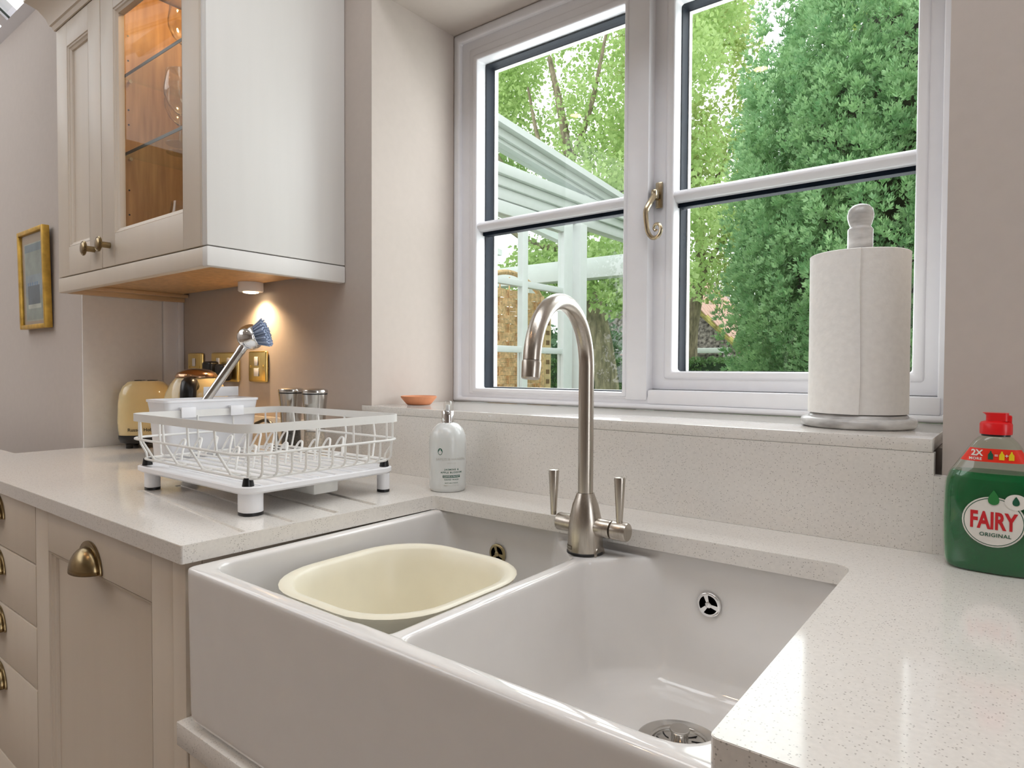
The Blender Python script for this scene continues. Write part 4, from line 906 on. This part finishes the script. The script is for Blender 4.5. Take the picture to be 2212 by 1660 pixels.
def branchy(parent, base, segs):
    for pts, r0, r1 in segs:
        sp_ = smooth_path(pts, 6); n = len(sp_); o = B().tube(sp_, [r0+(r1-r0)*i/(n-1) for i in range(n)], 9).build('branch' if pts is not segs[0][0] else 'trunk', BARK); local(o, parent)
t1 = thing('leafy_tree', 'tall leafy tree with a leaning trunk behind the conservatory', 'tree', (-3.85, 6.9, -.3))
branchy(t1, None, [([(-3.85, 6.9, -.3), (-3.95, 6.95, .8), (-4.05, 6.9, 1.6), (-4.35, 7.0, 2.4)], .17, .11),
    ([(-4.35, 7.0, 2.4), (-4.55, 7.1, 3.2), (-4.65, 7.0, 4.2), (-4.95, 7.1, 5.2)], .11, .03), ([(-4.45, 7.05, 2.8), (-4.0, 7.1, 3.2), (-3.6, 7.0, 3.3), (-3.2, 7.1, 3.8)], .07, .02),
    ([(-4.5, 7.05, 3.0), (-5.2, 7.0, 3.3), (-5.6, 6.9, 3.9), (-6.1, 7.1, 4.6)], .07, .02), ([(-4.6, 7.05, 3.4), (-5.0, 7.0, 4.0), (-5.3, 7.1, 4.9)], .05, .015), ([(-4.6, 7.0, 3.6), (-4.2, 6.9, 4.3), (-3.9, 6.8, 5.2)], .05, .015),
    ([(-4.4, 7.0, 2.6), (-5.0, 6.7, 2.75), (-5.7, 6.5, 3.3)], .05, .015)])
cc = []; rr_ = []
for i in range(74):
    x = RNG.uniform(-7.2, -2.9); z = RNG.uniform(2.3, 6.3); cc.append((x, RNG.uniform(6.6, 8.6), z)); rr_.append(RNG.uniform(.35, .62))
leaves('foliage', cc, rr_, 46000, .064, LEAF1, t1)
leaves('foliage', [(-3.6, 6.4, 2.15), (-3.3, 6.2, 2.4), (-3.0, 6.5, 2.1), (-3.9, 6.5, 2.3), (-4.4, 6.6, 2.2), (-3.35, 6.3, 1.95), (-4.9, 6.8, 2.3)], [.42, .4, .35, .35, .4, .3, .5], 5000, .075, LEAF1, t1)
t2 = thing('leafy_tree', 'light green leafy tree between the mullion and the conifer', 'tree', (-4.3, 10.5, -.3))
branchy(t2, None, [([(-4.3, 10.5, -.3), (-4.4, 10.5, 1.5), (-4.2, 10.4, 3.0), (-4.4, 10.4, 5.0)], .14, .06), ([(-4.25, 10.4, 2.5), (-3.8, 10.2, 3.1), (-3.3, 10.1, 3.4)], .05, .015), ([(-4.3, 10.4, 3.5), (-3.8, 10.2, 4.3), (-3.3, 10.1, 5.1)], .05, .015), ([(-4.3, 10.4, 4.2), (-4.8, 10.2, 4.9), (-5.0, 10.1, 5.8)], .04, .012)])
cc = []; rr_ = []
for i in range(40):
    z = RNG.uniform(2.55, 7.4); cc.append((RNG.uniform(-5.6, -1.9), RNG.uniform(9.4, 11), z)); rr_.append(RNG.uniform(.35, .6))
leaves('foliage', cc, rr_, 34000, .075, LEAF2, t2)
t3 = thing('shrub', 'dark evergreen shrubs massed beyond the conservatory', 'shrub', (-6.2, 11.4, -.3))
branchy(t3, None, [([(-6.2, 11.4, -.3), (-6.3, 11.3, .6), (-6.2, 11.3, 1.2)], .08, .04)])
cc = [(RNG.uniform(-9.5, -5.3), RNG.uniform(10.5, 11.6), RNG.uniform(-.2, 2.1)) for _ in range(34)]
leaves('foliage', cc, [.55]*34, 7000, .13, LEAF3, t3)
# conifer ----------------------------------------------------------
cf = thing('conifer', 'large bushy green conifer filling the right-hand light', 'conifer', (-.35, 4.6, -.3))
CON = leafmat('conifer_sprays', (.13, .33, .13), (.48, .72, .36), .3)
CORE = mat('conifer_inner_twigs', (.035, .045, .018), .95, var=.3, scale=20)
def cradius(z): return np.interp(z, [-.3, .6, 1.2, 1.9, 2.6, 3.3, 4.2], [.95, 1.02, 1.12, 1.18, 1.05, .62, .15])
ccx, ccy = -.36, 4.62
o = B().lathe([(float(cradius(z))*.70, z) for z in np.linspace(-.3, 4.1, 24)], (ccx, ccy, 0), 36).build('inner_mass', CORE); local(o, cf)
o = B().tube([(ccx, ccy, -.3), (ccx, ccy, 3.9)], .12, 10).build('trunk', BARK); local(o, cf)
PV = []; 
def plume(cx, cy, z0, h, rad, nt, ns):
    """upright plume: tufts on its surface, each a little dome of sprays"""
    t = (np.arange(nt)+RNG.random(nt))/nt; a = np.arange(nt)*2.39996+RNG.uniform(0, .6, nt)
    rr = rad*np.sin(np.clip(t*.92+.10, 0, 1)*PI)**.55*(.82+.22*RNG.random(nt))
    Cn = np.stack([cx+rr*np.cos(a), cy+rr*np.sin(a), z0+t*h], 1); ou = np.stack([np.cos(a), np.sin(a), np.zeros(nt)], 1)
    ax_ = ou*.62+np.array([0, 0, .80]); ts = .050*(.7+.6*RNG.random(nt))
    q = RNG.normal(size=(nt, ns, 3)); q /= np.linalg.norm(q, axis=2)[..., None]; q = q+ax_[:, None]*.75
    off = q*(RNG.random((nt, ns, 1))**.5)*ts[:, None, None]
    P = (Cn[:, None]+off).reshape(-1, 3); D = (q*.7+ax_[:, None]*.7+RNG.normal(size=q.shape)*.15).reshape(-1, 3)
    return P, D/np.linalg.norm(D, axis=1)[:, None]
PP = []; DD = []
NPL = 112
for k in range(NPL):
    z = -.45+3.25*(k+.5)/NPL+RNG.uniform(-.1, .1); ang = PI*.86+PI*1.26*((k*.61803) % 1)+RNG.uniform(-.08, .08)
    rad = float(cradius(z+.35))*RNG.uniform(.84, .98); x, y = ccx+rad*math.cos(ang), ccy+rad*math.sin(ang)
    # leave a dark gap low on the near side where the photo looks into the tree
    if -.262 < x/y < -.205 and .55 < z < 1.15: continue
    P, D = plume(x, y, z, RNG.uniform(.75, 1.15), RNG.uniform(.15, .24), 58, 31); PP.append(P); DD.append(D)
for k in range(9):
    ang = RNG.uniform(PI*.8, PI*2.2); rad = RNG.uniform(.1, .5); P, D = plume(ccx+rad*math.cos(ang), ccy+rad*math.sin(ang), RNG.uniform(2.6, 2.9), RNG.uniform(.6, .9), .14, 44, 26); PP.append(P); DD.append(D)
P = np.concatenate(PP); D = np.concatenate(DD); n = len(P)
S = np.cross(D, RNG.normal(size=(n, 3))); S /= np.linalg.norm(S, axis=1)[:, None]; NN = np.cross(D, S)
Vs = []
Ls = (.019+.017*RNG.random(n))[:, None]
for da, ls in ((0, 1.0), (.62, .78), (-.62, .78)):          # each spray: a fan of three scaly twigs
    d_ = D*math.cos(da)+S*math.sin(da); s_ = S*math.cos(da)-D*math.sin(da); L = Ls*ls; W = L*.17
    tw = NN*L*.12*(1 if da else -1)
    Vs.append(np.stack([P-s_*W*.5, P+s_*W*.5, P+d_*L*.6+s_*W+tw, P+d_*L+tw, P+d_*L*.6-s_*W+tw], 1))
V = np.concatenate(Vs, 0).reshape(-1, 3); F = np.arange(len(V)).reshape(-1, 5)
o = new_obj('foliage', np_mesh('foliage', V, F), CON, None); local(o, cf); o['kind'] = 'stuff'
# hedge, house
hg = thing('hedge', 'clipped dark green hedge in front of the far house', 'hedge', (-5, 9.2, -.3))
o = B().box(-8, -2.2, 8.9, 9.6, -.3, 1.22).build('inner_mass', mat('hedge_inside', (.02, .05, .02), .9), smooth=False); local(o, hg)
n = 9000; P = np.stack([RNG.uniform(-7, -2.1, n), RNG.uniform(8.82, 8.95, n), RNG.uniform(.4, 1.27, n)], 1); P[:2500, 2] = RNG.uniform(1.2, 1.28, 2500); P[:2500, 1] = RNG.uniform(8.85, 9.6, 2500)
ax = RNG.normal(size=(n, 3)); ax[:, 1] -= .8; ax[:, 2] += .6; ax /= np.linalg.norm(ax, axis=1)[:, None]; sd = np.cross(ax, RNG.normal(size=(n, 3))); sd /= np.linalg.norm(sd, axis=1)[:, None]
L = .05; V = np.stack([P, P+ax*L*.5+sd*L*.35, P+ax*L, P+ax*L*.5-sd*L*.35], 1).reshape(-1, 3)
o = new_obj('foliage', np_mesh('foliage', V, np.arange(4*n).reshape(-1, 4)), leafmat('hedge_leaves', (.04, .12, .03), (.14, .27, .08), .25), None); local(o, hg); o['kind'] = 'stuff'
hs = thing('house', 'stone outbuilding with a mossy clay tile roof beyond the hedge', 'house', (-6.5, 13.5, -.3))
FLINT = mat('flint_wall', (.22, .20, .18), .9, var=.5, scale=16)
o = B().prism_y([(-8.6, -.3), (-4.5, -.3), (-4.5, 1.62), (-6.55, 3.5), (-8.6, 1.62)], 13.0, 17.0).build('wall', FLINT, smooth=False); local(o, hs)
TILE = mat('clay_tile', (.52, .33, .25), .85, var=.18, scale=3); nt_ = 0
sl = Vector((-2.05, 0, 1.88)).normalized(); nrm = Vector((1.88, 0, 2.05)).normalized()
tile0 = B().box(-.085, .085, -.0, .19, -.008, .008).mesh('roof_tile'); tile0.materials.append(TILE)
rot = Matrix((Vector((0, 1, 0)), sl, nrm)).transposed().to_4x4()
for r_ in range(17):
    for k in range(17):
        p_ = Vector((-4.36, 12.95+.18*k+(.09 if r_ % 2 else 0), 1.53))+sl*(.165*r_)+nrm*(.03+.004*random.random())
        o = bpy.data.objects.new('roof_tile', tile0); COL.objects.link(o); o.matrix_world = Matrix.Translation(p_) @ rot @ Matrix.Rotation(R(4), 4, 'X'); o.parent = hs; o.matrix_parent_inverse = Matrix.Translation(hs.location).inverted()
for sx, n_ in ((1, 'verge'), (-1, 'verge')):
    a = Vector((-6.55, 12.93, 3.53)); b2 = Vector((-6.55+sx*2.2, 12.93, 1.50)); o = B().tube([a, b2], .06, 6).build(n_, mat('mossy_verge', (.42, .38, .12), .9, var=.3, scale=5)); local(o, hs)
o = B().box(-8.7, -6.56, 12.95, 17, 1.4, 1.5).build('far_eaves', TILE, smooth=False); local(o, hs)
o = B().box(-7.4, -4.35, 12.2, 12.3, 1.44, 1.54).build('white_gutter', WPT, bevel=.01); local(o, hs)
o = B().box(-7.4, -4.5, 12.3, 13.0, .0, 1.42).build('lean_to_wall', FLINT, smooth=False); local(o, hs)

# warm recessed ceiling lamps in the room behind the camera
for k, (x, y) in enumerate(((.5, -.6), (-1.0, -.6), (-2.0, -.6))):
    t = thing('ceiling_downlight', ('recessed warm ceiling downlight to the right of the sink', 'recessed warm ceiling downlight in front of the sink', 'recessed warm ceiling downlight left of the sink')[k], 'lamp', (x, y, 2.55))
    B().lathe([(.045, -.0005), (.045, -.005), (.032, -.006), (.030, -.001)], n=24).build('bezel', WHITEP, t)
    B().lathe([(.030, -.0012), (0, -.0012)], n=20).build('lens', emis('downlight_lens_%d' % k, (1, .8, .55), 12), t)
    l = bpy.data.lights.new('downlight_beam', 'SPOT'); l.energy = 4.5; l.color = (1, .74, .48); l.spot_size = R(110); l.spot_blend = .7; l.shadow_soft_size = .03
    o = bpy.data.objects.new('downlight_beam', l); COL.objects.link(o); o.location = (x, t.location.y, 2.535)
